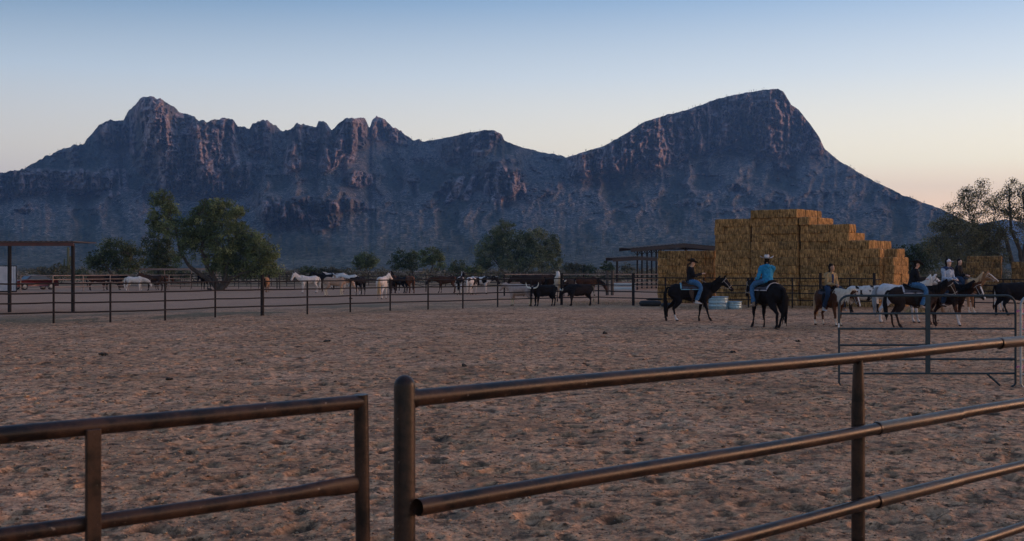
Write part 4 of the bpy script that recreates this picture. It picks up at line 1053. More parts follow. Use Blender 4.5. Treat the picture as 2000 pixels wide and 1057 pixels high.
def slope_cacti():
    rng = np.random.default_rng(8); me = mo.data
    co = np.empty(len(me.vertices)*3, dtype=np.float32); me.vertices.foreach_get('co', co); co = co.reshape(-1, 3)
    at = np.empty(len(me.vertices), dtype=np.float32); me.attributes['rock'].data.foreach_get('value', at)
    rows, cols_ = 264, 2000; g = co.reshape(rows, cols_, 3); rk = at.reshape(rows, cols_)
    mb = MB()
    def tick(p, h):
        r = 0.09*h**0.5*1.1
        mb.tube([p, p+Vector((0, 0, h*0.9)), p+Vector((0, 0, h))], [r, r, r*0.4], 5)
        if rng.random() < 0.5:
            sgn = 1 if rng.random() < 0.5 else -1
            mb.tube([p+Vector((0, 0, h*0.45)), p+Vector((sgn*h*0.13, 0, h*0.5)), p+Vector((sgn*h*0.14, 0, h*0.8))], [r*0.7]*3, 4)
    pxs = np.linspace(-700, 2650, cols_)
    for i in range(240):   # along the skyline
        j = int(rng.integers(0, cols_)); x = pxs[j]
        if not (40 < x < 175 or 800 < x < 960 or 990 < x < 1520 or 1615 < x < 1900): continue
        tick(Vector(g[259, j])-Vector((0, 0, 1.0)), rng.uniform(3.5, 7)*min(1, g[259, j, 1]/2500))
    for i in range(650):   # lower slopes
        a = int(rng.beta(1.1, 3.0)*150)+3; j = int(rng.integers(0, cols_))
        if rk[a, j] < 0.3: tick(Vector(g[a, j])-Vector((0, 0, 0.5)), rng.uniform(4, 9))
    props(mb.build('cactus_forest', 'cactus'), 'countless saguaro cacti dotting the slopes and ridge lines', 'cacti', kind='stuff')
slope_cacti()

# ================================================================== animals and riders
m, t, bs = new_mat('coat')
a = nd(t, "ShaderNodeAttribute", attribute_name='Col'); v = coords(t)
cc_ = mixc(t, 1.0, a.outputs['Color'], ramp(t, noise_n(t, v, 9.0, 5, 0.65), [(0.3, (0.78, 0.76, 0.74)), (0.7, (1.15, 1.15, 1.15))]), 'MULTIPLY')
t.links.new(cc_, bs.inputs['Base Color']); bs.inputs['Roughness'].default_value = 0.75; bs.inputs['Specular IOR Level'].default_value = 0.05
bump(t, bs, noise_n(t, v, 60.0, 3, 0.6), 0.15, 0.004)
m, t, bs = new_mat('skin'); a = nd(t, "ShaderNodeAttribute", attribute_name='Col')
t.links.new(a.outputs['Color'], bs.inputs['Base Color']); bs.inputs['Roughness'].default_value = 0.5
def cloth(name, c1, c2, scale=14, bk=0.35):
    simple_mat(name, c1, c2, scale, 0.9, bumpk=bk, bscale=9, bdist=0.02, spec=0.1)
cloth('denim', (0.06, 0.15, 0.28), (0.035, 0.09, 0.18)); cloth('denim_dark', (0.03, 0.05, 0.09), (0.015, 0.025, 0.05))
cloth('black_cloth', (0.018, 0.017, 0.02), (0.010, 0.010, 0.012)); cloth('blue_cloth', (0.035, 0.24, 0.42), (0.02, 0.16, 0.31))
cloth('tan_cloth', (0.42, 0.29, 0.15), (0.28, 0.18, 0.09)); cloth('navy_cloth', (0.035, 0.055, 0.11), (0.02, 0.03, 0.07)); cloth('pale_cloth', (0.38, 0.43, 0.52), (0.24, 0.29, 0.38))
cloth('felt_cream', (0.62, 0.55, 0.52), (0.5, 0.44, 0.41), 5, 0.1); cloth('felt_dark', (0.035, 0.030, 0.028), (0.02, 0.018, 0.017), 5, 0.1)
cloth('cap_white', (0.62, 0.60, 0.68), (0.52, 0.5, 0.58), 5, 0.1)
cloth('boot_tan', (0.30, 0.22, 0.15), (0.20, 0.14, 0.10)); cloth('boot_pale', (0.5, 0.5, 0.5), (0.35, 0.34, 0.33))
cloth('leather', (0.09, 0.055, 0.04), (0.05, 0.03, 0.022)); cloth('leather_black', (0.02, 0.017, 0.016), (0.012, 0.01, 0.01))
cloth('blanket_blue', (0.28, 0.48, 0.56), (0.12, 0.26, 0.33), 6); cloth('blanket_dark', (0.09, 0.085, 0.10), (0.04, 0.035, 0.045), 6); cloth('blanket_trim', (0.55, 0.5, 0.52), (0.4, 0.36, 0.38), 10)
cloth('hair_dark', (0.02, 0.015, 0.012), (0.012, 0.009, 0.008)); cloth('hair_brown', (0.07, 0.04, 0.025), (0.04, 0.022, 0.015))
simple_mat('strap', (0.42, 0.38, 0.34), (0.3, 0.26, 0.23), 30, 0.6); simple_mat('halter_red', (0.65, 0.05, 0.10), (0.5, 0.04, 0.08), 30, 0.6)
simple_mat('horn', (0.80, 0.76, 0.66), (0.42, 0.38, 0.3), 8, 0.45)
simple_mat('phone', (0.02, 0.02, 0.025), None, 5, 0.2)

def fuse(name, mb, vox, mat, parent, colfn=None, smooth_it=6, wr=0.0, wf=14.0):
    """melts overlapping lofts into one continuous skin"""
    me0 = bpy.data.meshes.new(name); me0.from_pydata(mb.v, [], mb.f)
    tmp = bpy.data.objects.new('tmp', me0); scene.collection.objects.link(tmp)
    bm = bmesh.new(); bm.from_mesh(me0); bmesh.ops.recalc_face_normals(bm, faces=bm.faces); bm.to_mesh(me0); bm.free()
    r_ = tmp.modifiers.new('r', 'REMESH'); r_.mode = 'VOXEL'; r_.voxel_size = vox; r_.use_smooth_shade = True
    s_ = tmp.modifiers.new('s', 'SMOOTH'); s_.factor = 0.5; s_.iterations = smooth_it
    dg = bpy.context.evaluated_depsgraph_get(); ev = tmp.evaluated_get(dg)
    me = bpy.data.meshes.new_from_object(ev, depsgraph=dg); me.name = name
    bpy.data.objects.remove(tmp); bpy.data.meshes.remove(me0)
    me.materials.clear(); me.materials.append(MATS[mat])
    me.polygons.foreach_set('use_smooth', np.ones(len(me.polygons), dtype=bool))
    if wr:   # cloth folds, muscle and bone under the coat
        n_ = len(me.vertices); co = np.empty(n_*3, dtype=np.float32); nr = np.empty(n_*3, dtype=np.float32)
        me.vertices.foreach_get('co', co); me.vertices.foreach_get('normal', nr); co = co.reshape(-1, 3); nr = nr.reshape(-1, 3)
        sd0 = (sum(map(ord, mat)) % 50)+len(mb.v) % 37
        d_ = fbm(co[:, 0]*wf+co[:, 1]*wf*0.8+sd0, co[:, 2]*wf*0.9-co[:, 1]*wf*0.5, 3, sd0 % 23, 0.55, ridged=(wf > 10))-0.55
        co = co+nr*(d_*wr)[:, None]; me.vertices.foreach_set('co', co.astype(np.float32).ravel()); me.update()
    if colfn:
        co = np.empty(len(me.vertices)*3, dtype=np.float32); me.vertices.foreach_get('co', co)
        set_cols(me, colfn(co.reshape(-1, 3).astype(np.float64)))
    return link(bpy.data.objects.new(name, me), parent)
def V(*a): return Vector(a)
def spline(pts, rads, n=4):
    """Catmull-Rom through points with radii (tuples)"""
    P_ = [Vector(p) for p in pts]; R_ = [r if hasattr(r, '__len__') else (r, r) for r in rads]
    op, orr = [], []
    for i in range(len(P_)-1):
        p0, p1, p2, p3 = P_[max(i-1, 0)], P_[i], P_[i+1], P_[min(i+2, len(P_)-1)]
        for k in range(n):
            u = k/n
            op.append(0.5*((2*p1)+(p2-p0)*u+(2*p0-5*p1+4*p2-p3)*u*u+(3*p1-p0-3*p2+p3)*u**3))
            w_ = u*u*(3-2*u); orr.append(tuple(R_[i][q]*(1-w_)+R_[i+1][q]*w_ for q in (0, 1)))
    op.append(P_[-1]); orr.append(R_[-1]); return op, orr
def limb(mb, pts, rads, seg=12, n=4):
    p, r_ = spline(pts, rads, n); mb.tube(p, r_, seg)

COL = dict(black=(0.013, 0.011, 0.012), dark=(0.030, 0.019, 0.016), brown=(0.060, 0.030, 0.020), bay=(0.085, 0.036, 0.020), chestnut=(0.135, 0.055, 0.028), white=(0.54, 0.50, 0.48),
           grey=(0.52, 0.52, 0.54), palomino=(0.36, 0.25, 0.19), cream=(0.58, 0.48, 0.34), tan=(0.40, 0.30, 0.26), sorrel=(0.28, 0.15, 0.08), pale=(0.60, 0.50, 0.40))
def coat_fn(style, fr, seed, socks=None, blaze=False):
    """colour by region of the animal: coat patches, lower legs, face"""
    poll, hd, L = fr
    def f(co):
        x, y, z = co[:, 0], co[:, 1], co[:, 2]; n = len(co)
        c1 = np.array(COL[style[0]]); out = np.tile(c1, (n, 1))
        if len(style) > 1 and style[1]:
            n1 = fbm(x*style[2]+seed*3.1+y*1.7, z*style[2]+y*1.3+seed, 3, seed)
            m_ = smooth01(style[3]-0.02, style[3]+0.02, n1)[:, None]; out = out*(1-m_)+np.array(COL[style[1]])*m_
        rel = co-np.array(poll); along = rel@np.array(hd); perp = np.linalg.norm(rel-along[:, None]*np.array(hd), axis=1)
        head = (along > -0.05) & (perp < 0.24) & (z > 0.35)
        if len(style) > 4 and style[4]: out[head & (along > -0.02)] = COL[style[4]]
        if blaze:
            up = np.array([-hd[2]*0+0, 0, 1.0]); up = up-np.dot(up, hd)*np.array(hd); up /= max(np.linalg.norm(up), 1e-6)
            side = np.cross(hd, up); fr_ = (rel@up > 0.02) & (np.abs(rel@side) < 0.035) & head & (along > 0.08); out[fr_] = (0.6, 0.56, 0.54)
        if socks:
            for (sx, sy, h, cn) in socks:
                m_ = (z < h) & (x*sx > 0) & (y*sy > 0 if sy else True); out[m_] = COL[cn]
        out[z < 0.055] = (0.05, 0.04, 0.035)
        side = np.cross(hd, [0, 0, 1.0]); side /= max(np.linalg.norm(side), 1e-6)
        for sg in (-1, 1):
            e = np.array(poll)+np.array(hd)*L*0.30+side*sg*0.085+np.array([0, 0, 0.03]); out[np.linalg.norm(co-e, axis=1) < 0.028] = (0.01, 0.008, 0.008)
        return out
    return f
def horse(px, py, heading, label, style, scale=1.0, neck=32, head=-48, yaw=0, hyaw=0, legs=(0, 0, 0, 0), lift=(0, 0, 0, 0), vox=0.028, socks=None, blaze=False,
          mane='black', tail='black', group='loose horses', seed=1, bulk=1.0, tail_len=1.0, big_mane=1.0, bridle=None, cat='horse', Yoff=0):
    X, Y, s = G(px, py)
    root = empty('horse', (X, Y+Yoff, 0), math.radians(heading), label=label, cat=cat, group=group); root.scale = (scale,)*3
    mb = MB(); b = bulk
    limb(mb, [(-0.84, 0, 1.20), (-0.78, 0, 1.19), (-0.62, 0, 1.16), (-0.42, 0, 1.15), (-0.15, 0, 1.12), (0.12, 0, 1.09), (0.38, 0, 1.10), (0.55, 0, 1.13), (0.70, 0, 1.10), (0.82, 0, 1.08), (0.88, 0, 1.08)],
         [(0.05, 0.08), (0.17*b, 0.20), (0.265*b, 0.305), (0.28*b, 0.31), (0.29*b, 0.30*b), (0.30*b, 0.33*b), (0.27*b, 0.34*b), (0.215*b, 0.345), (0.20*b, 0.28), (0.14, 0.19), (0.05, 0.07)], 18, 3)
    na, ha = math.radians(neck), math.radians(head); ya = math.radians(yaw); hy = math.radians(yaw+hyaw)
    N0 = V(0.62, 0, 1.15); nd_ = V(math.cos(na)*math.cos(ya), math.cos(na)*math.sin(ya), math.sin(na))
    Ln = 0.80; poll = N0+nd_*Ln; mid = N0+(V(math.cos(na*0.7), math.sin(ya)*0.5*math.cos(na), math.sin(na*0.7))).normalized()*Ln*0.5+V(0, 0, 0.02)
    hd = V(math.cos(ha)*math.cos(hy), math.cos(ha)*math.sin(hy), math.sin(ha))
    limb(mb, [V(0.45, 0, 1.16), N0, N0.lerp(mid, 0.6), mid, mid.lerp(poll, 0.6), poll+V(0, 0, -0.01)], [(0.13, 0.28), (0.14, 0.27), (0.115, 0.21), (0.10, 0.18), (0.085, 0.15), (0.08, 0.125)], 14, 3)
    L = 0.60
    hp = [poll-hd*0.07, poll, poll+hd*0.13+V(0, 0, -0.015), poll+hd*0.28, poll+hd*0.42, poll+hd*0.53, poll+hd*L]
    limb(mb, hp, [(0.06, 0.08), (0.085, 0.115), (0.098, 0.145), (0.082, 0.115), (0.062, 0.082), (0.065, 0.082), (0.035, 0.045)], 14, 3)
    sd_ = hd.cross(V(0, 0, 1)).normalized(); upv = sd_.cross(hd).normalized()
    for sg in (-1, 1):
        e0 = poll+sd_*sg*0.055+upv*0.08; mb.tube([e0, e0+upv*0.07-hd*0.02+sd_*sg*0.012, e0+upv*0.15-hd*0.01+sd_*sg*0.012], [0.032, 0.034, 0.010], 8)
    LG = [(1, 1), (1, -1), (-1, 1), (-1, -1)]
    for i, (fx, sy) in enumerate(LG):
        k = legs[i]; lf = lift[i]
        def sh(x, y_, z, top=1.0): u = max(0, (top-z)/top); return V(x+k*u, y_*sy, z+lf*max(0, 1-z/0.7))
        if fx > 0:
            bend = 0.10 if lf > 0.02 else 0
            p = [sh(0.56, 0.10, 1.12), sh(0.58, 0.15, 0.95), sh(0.52, 0.165, 0.76), sh(0.54+bend, 0.155, 0.48), sh(0.54+bend*0.7, 0.15, 0.42), sh(0.55, 0.15, 0.18), sh(0.565, 0.15, 0.12), sh(0.60, 0.15, 0.05), sh(0.615, 0.15, 0.0)]
            r_ = [(0.11, 0.17), (0.10, 0.135), (0.075, 0.085), (0.052, 0.058), (0.042, 0.046), (0.032, 0.038), (0.042, 0.048), (0.045, 0.052), (0.056, 0.066)]
        else:
            p = [sh(-0.56, 0.10, 1.15), sh(-0.48, 0.17, 0.98), sh(-0.46, 0.175, 0.80), sh(-0.60, 0.16, 0.60), sh(-0.70, 0.15, 0.50), sh(-0.685, 0.15, 0.42), sh(-0.665, 0.15, 0.18), sh(-0.65, 0.15, 0.12), sh(-0.61, 0.15, 0.05), sh(-0.60, 0.15, 0.0)]
            r_ = [(0.15, 0.24), (0.14, 0.22), (0.115, 0.15), (0.065, 0.085), (0.050, 0.066), (0.042, 0.05), (0.034, 0.042), (0.043, 0.048), (0.045, 0.052), (0.056, 0.066)]
        limb(mb, p, r_, 10, 2)
    fuse('body', mb, vox, 'coat', root, coat_fn(style, (tuple(poll), tuple(hd), L), seed, socks, blaze), smooth_it=4, wr=0.05, wf=5.0)
    rr = random.Random(seed+50)
    tm = MB(); z1 = 1.36
    for q in range(16 if vox < 0.025 else 9):
        a0 = rr.uniform(-0.04, 0.04); a1 = rr.uniform(-0.09, 0.09); ln = tail_len*rr.uniform(0.75, 1.05)
        pts, rs = spline([(-0.78, a0, z1-0.04), (-0.87, a0, z1-0.07), (-0.95+rr.uniform(-.03, .03), a1*0.6, z1-0.30), (-0.93+rr.uniform(-.06, .05), a1, z1-0.70*ln), (-0.90+rr.uniform(-.07, .06), a1*1.2, z1-1.08*ln)], [0.030, 0.040, 0.040, 0.034, 0.008], 3)
        tm.tube(pts, rs, 6)
    tcol = {'black': (0.012, 0.010, 0.010), 'flaxen': (0.50, 0.33, 0.19), 'white': (0.62, 0.58, 0.54), 'grey': (0.30, 0.31, 0.32), 'brown': (0.05, 0.03, 0.02), 'paleflax': (0.60, 0.50, 0.40)}
    o = tm.build('tail', 'coat', root); set_cols(o.data, np.tile(tcol[tail], (len(o.data.vertices), 1)))
    mw = 1.0 if big_mane < 1.2 else 1.5
    mm = MB(); nst = 26 if vox < 0.025 else 14
    for q in range(nst):
        u = q/(nst-1)
        nup = V(-math.sin(na)*math.cos(ya), -math.sin(na)*math.sin(ya), math.cos(na)); c0 = V(0.50, 0, 1.47).lerp(mid+nup*0.185, min(1, u*2)) if u < 0.5 else (mid+nup*0.185).lerp(poll+nup*0.13-hd*0.03, (u-0.5)*2)
        ln = (0.22+0.08*rr.random())*big_mane
        for sg in ((-1, 1) if big_mane > 1.2 else (-1,)):
            pts = [c0+V(0, 0, -0.03), c0+V(0.0, sg*0.05, 0.015), c0+V(rr.uniform(-.03, .02), sg*(0.125+0.02*big_mane), -0.07*big_mane), c0+V(rr.uniform(-.05, .03), sg*(0.155+0.03*big_mane), -ln)]
            mm.tube(pts, [0.022*mw, 0.028*mw, 0.026*mw, 0.008], 5)
    for q in range(6 if big_mane > 1.2 else 3):
        c0 = poll+upv*0.10; mm.tube([c0, c0+hd*0.10+upv*0.01+sd_*rr.uniform(-.03, .03), c0+hd*0.24*min(1.5, big_mane)-upv*0.02+sd_*rr.uniform(-.04, .04)], [0.02, 0.022, 0.006], 5)
    o = mm.build('mane', 'coat', root); set_cols(o.data, np.tile(tcol[mane], (len(o.data.vertices), 1)))
    if bridle:
        bm_ = MB()
        def ring(tt, ry, rz, r=0.009, mat=None):
            c = poll+hd*L*tt; bm_.tube([c+sd_*math.cos(a)*ry+upv*math.sin(a)*rz for a in [i*math.pi/8 for i in range(17)]], r, 6)
        ring(0.66, 0.075, 0.10); ring(0.10, 0.105, 0.145)
        for sg in (-1, 1): bm_.tube([poll+hd*L*0.08+sd_*sg*0.10, poll+hd*L*0.4+sd_*sg*0.092, poll+hd*L*0.8+sd_*sg*0.068-upv*0.02], 0.008, 6)
        bm_.build('bridle', bridle[0], root)
        if len(bridle) > 1:
            rm = MB(); hand = Vector(bridle[1])
            for sg in (-1, 1):
                m0 = poll+hd*L*0.8+sd_*sg*0.07; pm = m0.lerp(hand, 0.5)+V(0, sg*0.06, -0.10); pts, _ = spline([m0, pm, hand], [0.006]*3, 6); rm.tube(pts, 0.007, 5)
            rm.build('reins', 'strap', root)
    return root

def cow(px, py, heading, label, style, scale=1.0, neck=5, head=-55, yaw=0, legs=(0, 0, 0, 0), horns=0.0, vox=0.028, socks=None, seed=1, tail='black', group='loose cattle', blaze=False):
    X, Y, s = G(px, py)
    root = empty('cow', (X, Y, 0), math.radians(heading), label=label, cat='cow', group=group); root.scale = (scale,)*3
    mb = MB()
    limb(mb, [(-0.86, 0, 1.02), (-0.80, 0, 1.02), (-0.66, 0, 1.01), (-0.45, 0, 0.99), (-0.15, 0, 0.95), (0.15, 0, 0.93), (0.42, 0, 0.96), (0.60, 0, 0.99), (0.74, 0, 0.96), (0.80, 0, 0.95)],
         [(0.05, 0.08), (0.20, 0.18), (0.27, 0.27), (0.265, 0.285), (0.315, 0.34), (0.325, 0.365), (0.26, 0.35), (0.20, 0.32), (0.12, 0.21), (0.04, 0.07)], 16, 3)
    na, ha, ya = math.radians(neck), math.radians(head), math.radians(yaw)
    N0 = V(0.60, 0, 1.03); poll = N0+V(math.cos(na)*math.cos(ya), math.cos(na)*math.sin(ya), math.sin(na))*0.52
    hd = V(math.cos(ha)*math.cos(ya), math.cos(ha)*math.sin(ya), math.sin(ha)); L = 0.50
    limb(mb, [V(0.45, 0, 1.0), N0, N0.lerp(poll, 0.5), poll], [(0.17, 0.27), (0.155, 0.25), (0.13, 0.19), (0.11, 0.14)], 12, 3)
    limb(mb, [poll-hd*0.08, poll, poll+hd*0.16, poll+hd*0.32, poll+hd*0.44, poll+hd*L], [(0.08, 0.08), (0.115, 0.12), (0.115, 0.125), (0.08, 0.09), (0.085, 0.08), (0.05, 0.05)], 12, 3)
    sd_ = hd.cross(V(0, 0, 1)).normalized(); upv = sd_.cross(hd).normalized()
    for sg in (-1, 1):
        e0 = poll+sd_*sg*0.10; mb.tube([e0, e0+sd_*sg*0.09-upv*0.01, e0+sd_*sg*0.19-upv*0.03], [(0.02, 0.03), (0.025, 0.045), (0.01, 0.015)], 8)
    for i, (fx, sy) in enumerate([(1, 1), (1, -1), (-1, 1), (-1, -1)]):
        k = legs[i]
        def sh(x, y_, z, top=0.9): u = max(0, (top-z)/top); return V(x+k*u, y_*sy, z)
        if fx > 0:
            p = [sh(0.52, 0.12, 0.95), sh(0.52, 0.16, 0.78), sh(0.50, 0.165, 0.60), sh(0.52, 0.155, 0.38), sh(0.52, 0.15, 0.16), sh(0.53, 0.15, 0.10), sh(0.56, 0.15, 0.04), sh(0.57, 0.15, 0.0)]
            r_ = [(0.15, 0.20), (0.13, 0.16), (0.085, 0.095), (0.058, 0.066), (0.036, 0.042), (0.045, 0.05), (0.05, 0.058), (0.058, 0.07)]
        else:
            p = [sh(-0.60, 0.12, 1.0), sh(-0.54, 0.17, 0.82), sh(-0.54, 0.17, 0.64), sh(-0.68, 0.155, 0.44), sh(-0.67, 0.15, 0.34), sh(-0.65, 0.15, 0.14), sh(-0.62, 0.15, 0.05), sh(-0.61, 0.15, 0.0)]
            r_ = [(0.17, 0.22), (0.17, 0.22), (0.12, 0.15), (0.056, 0.075), (0.044, 0.055), (0.040, 0.048), (0.05, 0.058), (0.058, 0.07)]
        limb(mb, p, r_, 10, 2)
    fuse('body', mb, vox, 'coat', root, coat_fn(style, (tuple(poll), tuple(hd), L), seed, socks, blaze), smooth_it=4, wr=0.05, wf=5.0)
    if horns:
        for sg in (-1, 1):
            h0 = poll+sd_*sg*0.09+upv*0.07
            pts, rs = spline([h0, h0+sd_*sg*horns*0.5+V(0, 0, 0.04), h0+sd_*sg*horns*0.82+V(0, 0, horns*0.45), h0+sd_*sg*horns*0.95+V(0, 0, horns*1.05)], [0.045, 0.040, 0.030, 0.008], 4)
            MB().tube(pts, rs, 8).build('horn', 'horn', root)
    tm = MB(); pts, rs = spline([(-0.80, 0, 1.16), (-0.90, 0, 1.12), (-0.93, 0.01, 0.8), (-0.91, 0.02, 0.42)], [0.03, 0.028, 0.018, 0.014], 4); tm.tube(pts, rs, 6)
    pts, rs = spline([(-0.91, 0.02, 0.46), (-0.91, 0.02, 0.36), (-0.90, 0.03, 0.22)], [0.015, 0.045, 0.01], 3); tm.tube(pts, rs, 6)
    o = tm.build('tail', 'coat', root); set_cols(o.data, np.tile({'black': (0.012, 0.01, 0.01), 'pale': (0.3, 0.25, 0.17), 'white': (0.5, 0.48, 0.46)}[tail], (len(o.data.vertices), 1)))
    return root

def saddle(hroot, label, blanket, leather='leather', seat_z=1.44, trim=None):
    r = empty('saddle', hroot.location, hroot.rotation_euler.z, label=label, cat='saddle', group='western saddles on the ridden horses'); r.scale = hroot.scale
    def drape(x0, x1, ang, off, th, nx=8, na=20):
        v = []; f = []
        for s_ in (0, 1):
            for i in range(nx+1):
                x = x0+(x1-x0)*i/nx
                ry, rz, cz = 0.30+off+th*s_, 0.325+off+th*s_, 1.10
                cz += 0.03*((x-0.05)/0.35)**2
                for k in range(na+1):
                    a = math.radians(90-ang+2*ang*k/na); v.append((x, ry*math.cos(a), cz+rz*math.sin(a)))
        st = (nx+1)*(na+1)
        for i in range(nx):
            for k in range(na):
                a = i*(na+1)+k; q = (a, a+1, a+na+2, a+na+1); f.append(tuple(reversed(q))); f.append(tuple(j+st for j in q))
        for i in range(nx): 
            for k in (0, na):
                a = i*(na+1)+k; f.append((a, a+na+1, a+na+1+st, a+st) if k == 0 else (a, a+st, a+na+1+st, a+na+1))
        for k in range(na):
            for i in (0, nx):
                a = i*(na+1)+k; f.append((a, a+st, a+1+st, a+1) if i == 0 else (a, a+1, a+1+st, a+st))
        return v, f
    v, f = drape(-0.36, 0.40, 66, 0.012, 0.018); bl = mesh_np('blanket', v, f, MATS[blanket], r)
    if trim:
        v, f = drape(-0.385, -0.33, 67, 0.016, 0.02, 2); mesh_np('border', v, f, MATS[trim], bl)
        for sg in (-1, 1):
            pts = [(-0.36+0.76*i/6, sg*0.335*math.sin(math.radians(66)), 1.10+0.35*math.cos(math.radians(66))) for i in range(7)]
            MB().tube(pts, 0.016, 6).build('border', trim, bl)
    v, f = drape(-0.30, 0.28, 44, 0.034, 0.022); mesh_np('skirt', v, f, MATS[leather], r)
    mb = MB(); limb(mb, [(-0.30, 0, 1.57), (-0.25, 0, 1.53), (-0.12, 0, 1.475), (0.05, 0, 1.46), (0.18, 0, 1.50), (0.24, 0, 1.54)], [(0.12, 0.03), (0.17, 0.06), (0.16, 0.035), (0.13, 0.035), (0.11, 0.05), (0.06, 0.03)], 12)
    mb.build('seat', leather, r)
    MB().tube([(0.23, 0, 1.53), (0.25, 0, 1.60), (0.255, 0, 1.625), (0.257, 0, 1.64)], [0.022, 0.02, 0.04, 0.03], 10).build('horn', leather, r)
    for sg in (-1, 1):
        fm = MB(); fm.tube([(0.03, sg*0.29, 1.30), (0.05, sg*0.355, 1.10), (0.08, sg*0.375, 0.90)], [(0.012, 0.08), (0.012, 0.09), (0.010, 0.04)], 8); fm.build('fender', leather, r)
        fm = MB(); c = V(0.10, sg*0.385, 0.80)
        fm.tube([c+V(0.055*math.cos(a), 0, 0.07*math.sin(a)) for a in [i*math.pi/8 for i in range(17)]], 0.012, 6); fm.build('stirrup', leather, r)
    fm = MB(); fm.tube([(0.10+0.0*a, 0.31*math.cos(a), 1.08+0.345*math.sin(a)) for a in [math.pi*(1+i/12) for i in range(13)]], (0.02), 6); fm.build('girth', leather, r)
    return r

def person(hroot, label, hands, lean=0.0, yaw=0.0, hyaw=0.0, hpitch=0.0, top='black_cloth', legs='denim', boots='leather', hat=None, hair='hair_dark', pony=False, skin=(0.42, 0.24, 0.16), seat=(0.02, 1.47), open_front=None, hood=False, yoke=None, cap=None, legfwd=0.0, h=1.0):
    r = empty('person', (0, 0, 0), 0, label=label, cat='person', group='riders on horseback')
    hz = hroot.scale[0]; M = Matrix.Translation(hroot.location) @ Matrix.Rotation(hroot.rotation_euler.z, 4, 'Z')
    base = M @ Vector((seat[0]*hz, 0, seat[1]*hz)); r.location = base; r.rotation_euler = (0, 0, hroot.rotation_euler.z); h *= 1.07; r.scale = (h, h, h)
    tw = Matrix.Rotation(math.radians(yaw), 4, 'Z') @ Matrix.Rotation(math.radians(lean), 4, 'Y')
    T = lambda x, y, z: tw @ V(x, y, z)
    def arms(mb, k, upto_hand=True, sleeve=False):
        for sg, hp in zip((1, -1), hands):
            S = T(0.0, 0.185*sg, 0.50); Hn = Vector(hp)
            d = (Hn-S); Ld = min(d.length, 0.56); Hn = S+d.normalized()*Ld
            a = 0.30; h_ = math.sqrt(max(0.0, a*a-(Ld/2)**2)) if Ld < 2*a else 0
            E = S.lerp(Hn, 0.5)+V(-0.5, sg*0.55, -0.75).normalized()*h_
            if sleeve:
                limb(mb, [T(0, 0.09*sg, 0.53), S, S.lerp(E, 0.5), E, E.lerp(Hn, 0.55), E.lerp(Hn, 0.90)], [(0.07, 0.06), (0.078, 0.075), (0.062, 0.062), (0.054, 0.054), (0.050, 0.050), (0.045, 0.045)], 10, 3)
            else:
                limb(mb, [T(0, 0.09*sg, 0.53), S, S.lerp(E, 0.5), E, E.lerp(Hn, 0.5), Hn], [0.05, 0.056, 0.046, 0.040, 0.035, 0.025], 10, 3)
                dh = (Hn-E).normalized(); sd_ = dh.cross(V(0, 0, 1)); sd_ = sd_.normalized() if sd_.length > 0.1 else V(0, 1, 0); up = sd_.cross(dh)
                limb(mb, [Hn, Hn+dh*0.04, Hn+dh*0.085], [(0.028, 0.02), (0.040, 0.019), (0.038, 0.014)], 8, 2)
                for q in range(4):
                    f0 = Hn+dh*0.08+sd_*(q-1.5)*0.020; l_ = (0.034, 0.040, 0.037, 0.028)[q]
                    limb(mb, [f0, f0+dh*l_*0.9, f0+dh*l_*1.1-up*0.022, f0+dh*l_*0.7-up*0.042], [0.0095, 0.009, 0.0085, 0.007], 6, 2)
                t0 = Hn+dh*0.03-sd_*sg*0.032; limb(mb, [t0, t0+dh*0.03-sd_*sg*0.018-up*0.01, t0+dh*0.055-sd_*sg*0.012-up*0.025], [0.012, 0.010, 0.008], 6, 2)
    def leg_pts(sg):
        f = legfwd
        return [V(0.0, 0.09*sg, 0.06), V(0.20, 0.24*sg, 0.03), V(0.36+f, 0.33*sg, -0.12), V(0.30+f, 0.37*sg, -0.36), V(0.20+f, 0.39*sg, -0.60)]
    body = MB()
    limb(body, [T(-0.01, 0, 0.0), T(-0.01, 0, 0.10), T(0.0, 0, 0.25), T(0.01, 0, 0.40), T(0.0, 0, 0.51), T(0.01, 0, 0.58), T(0.02, 0, 0.64)], [(0.13, 0.10), (0.155, 0.115), (0.125, 0.095), (0.155, 0.105), (0.14, 0.085), (0.062, 0.06), (0.052, 0.055)], 14, 3)
    hc = T(0.035, 0, 0.745)
    hm = Matrix.Translation(hc) @ Matrix.Rotation(math.radians(yaw+hyaw), 4, 'Z') @ Matrix.Rotation(math.radians(hpitch), 4, 'Y')
    Hh = lambda x, y, z: hm @ V(x, y, z)
    limb(body, [Hh(0.0, 0, -0.11), Hh(0.012, 0, -0.085), Hh(0.008, 0, -0.03), Hh(0.0, 0, 0.03), Hh(-0.005, 0, 0.08), Hh(-0.005, 0, 0.115)], [(0.035, 0.045), (0.052, 0.072), (0.070, 0.088), (0.076, 0.096), (0.060, 0.078), (0.02, 0.025)], 14, 3)
    limb(body, [Hh(0.080, 0, 0.02), Hh(0.100, 0, -0.015), Hh(0.088, 0, -0.03)], [0.010, 0.016, 0.010], 8, 2)   # nose
    limb(body, [Hh(0.068, -0.024, -0.055), Hh(0.082, 0, -0.057), Hh(0.068, 0.024, -0.055)], [0.008, 0.011, 0.008], 6, 2)  # lips
    limb(body, [Hh(0.062, 0, -0.095), Hh(0.070, 0, -0.088)], [0.022, 0.016], 8, 2)  # chin
    for sg in (-1, 1): limb(body, [Hh(0.0, 0.072*sg, 0.025), Hh(-0.008, 0.084*sg, 0.005), Hh(0.002, 0.074*sg, -0.022)], [0.010, 0.014, 0.009], 6, 2)
    arms(body, 0)
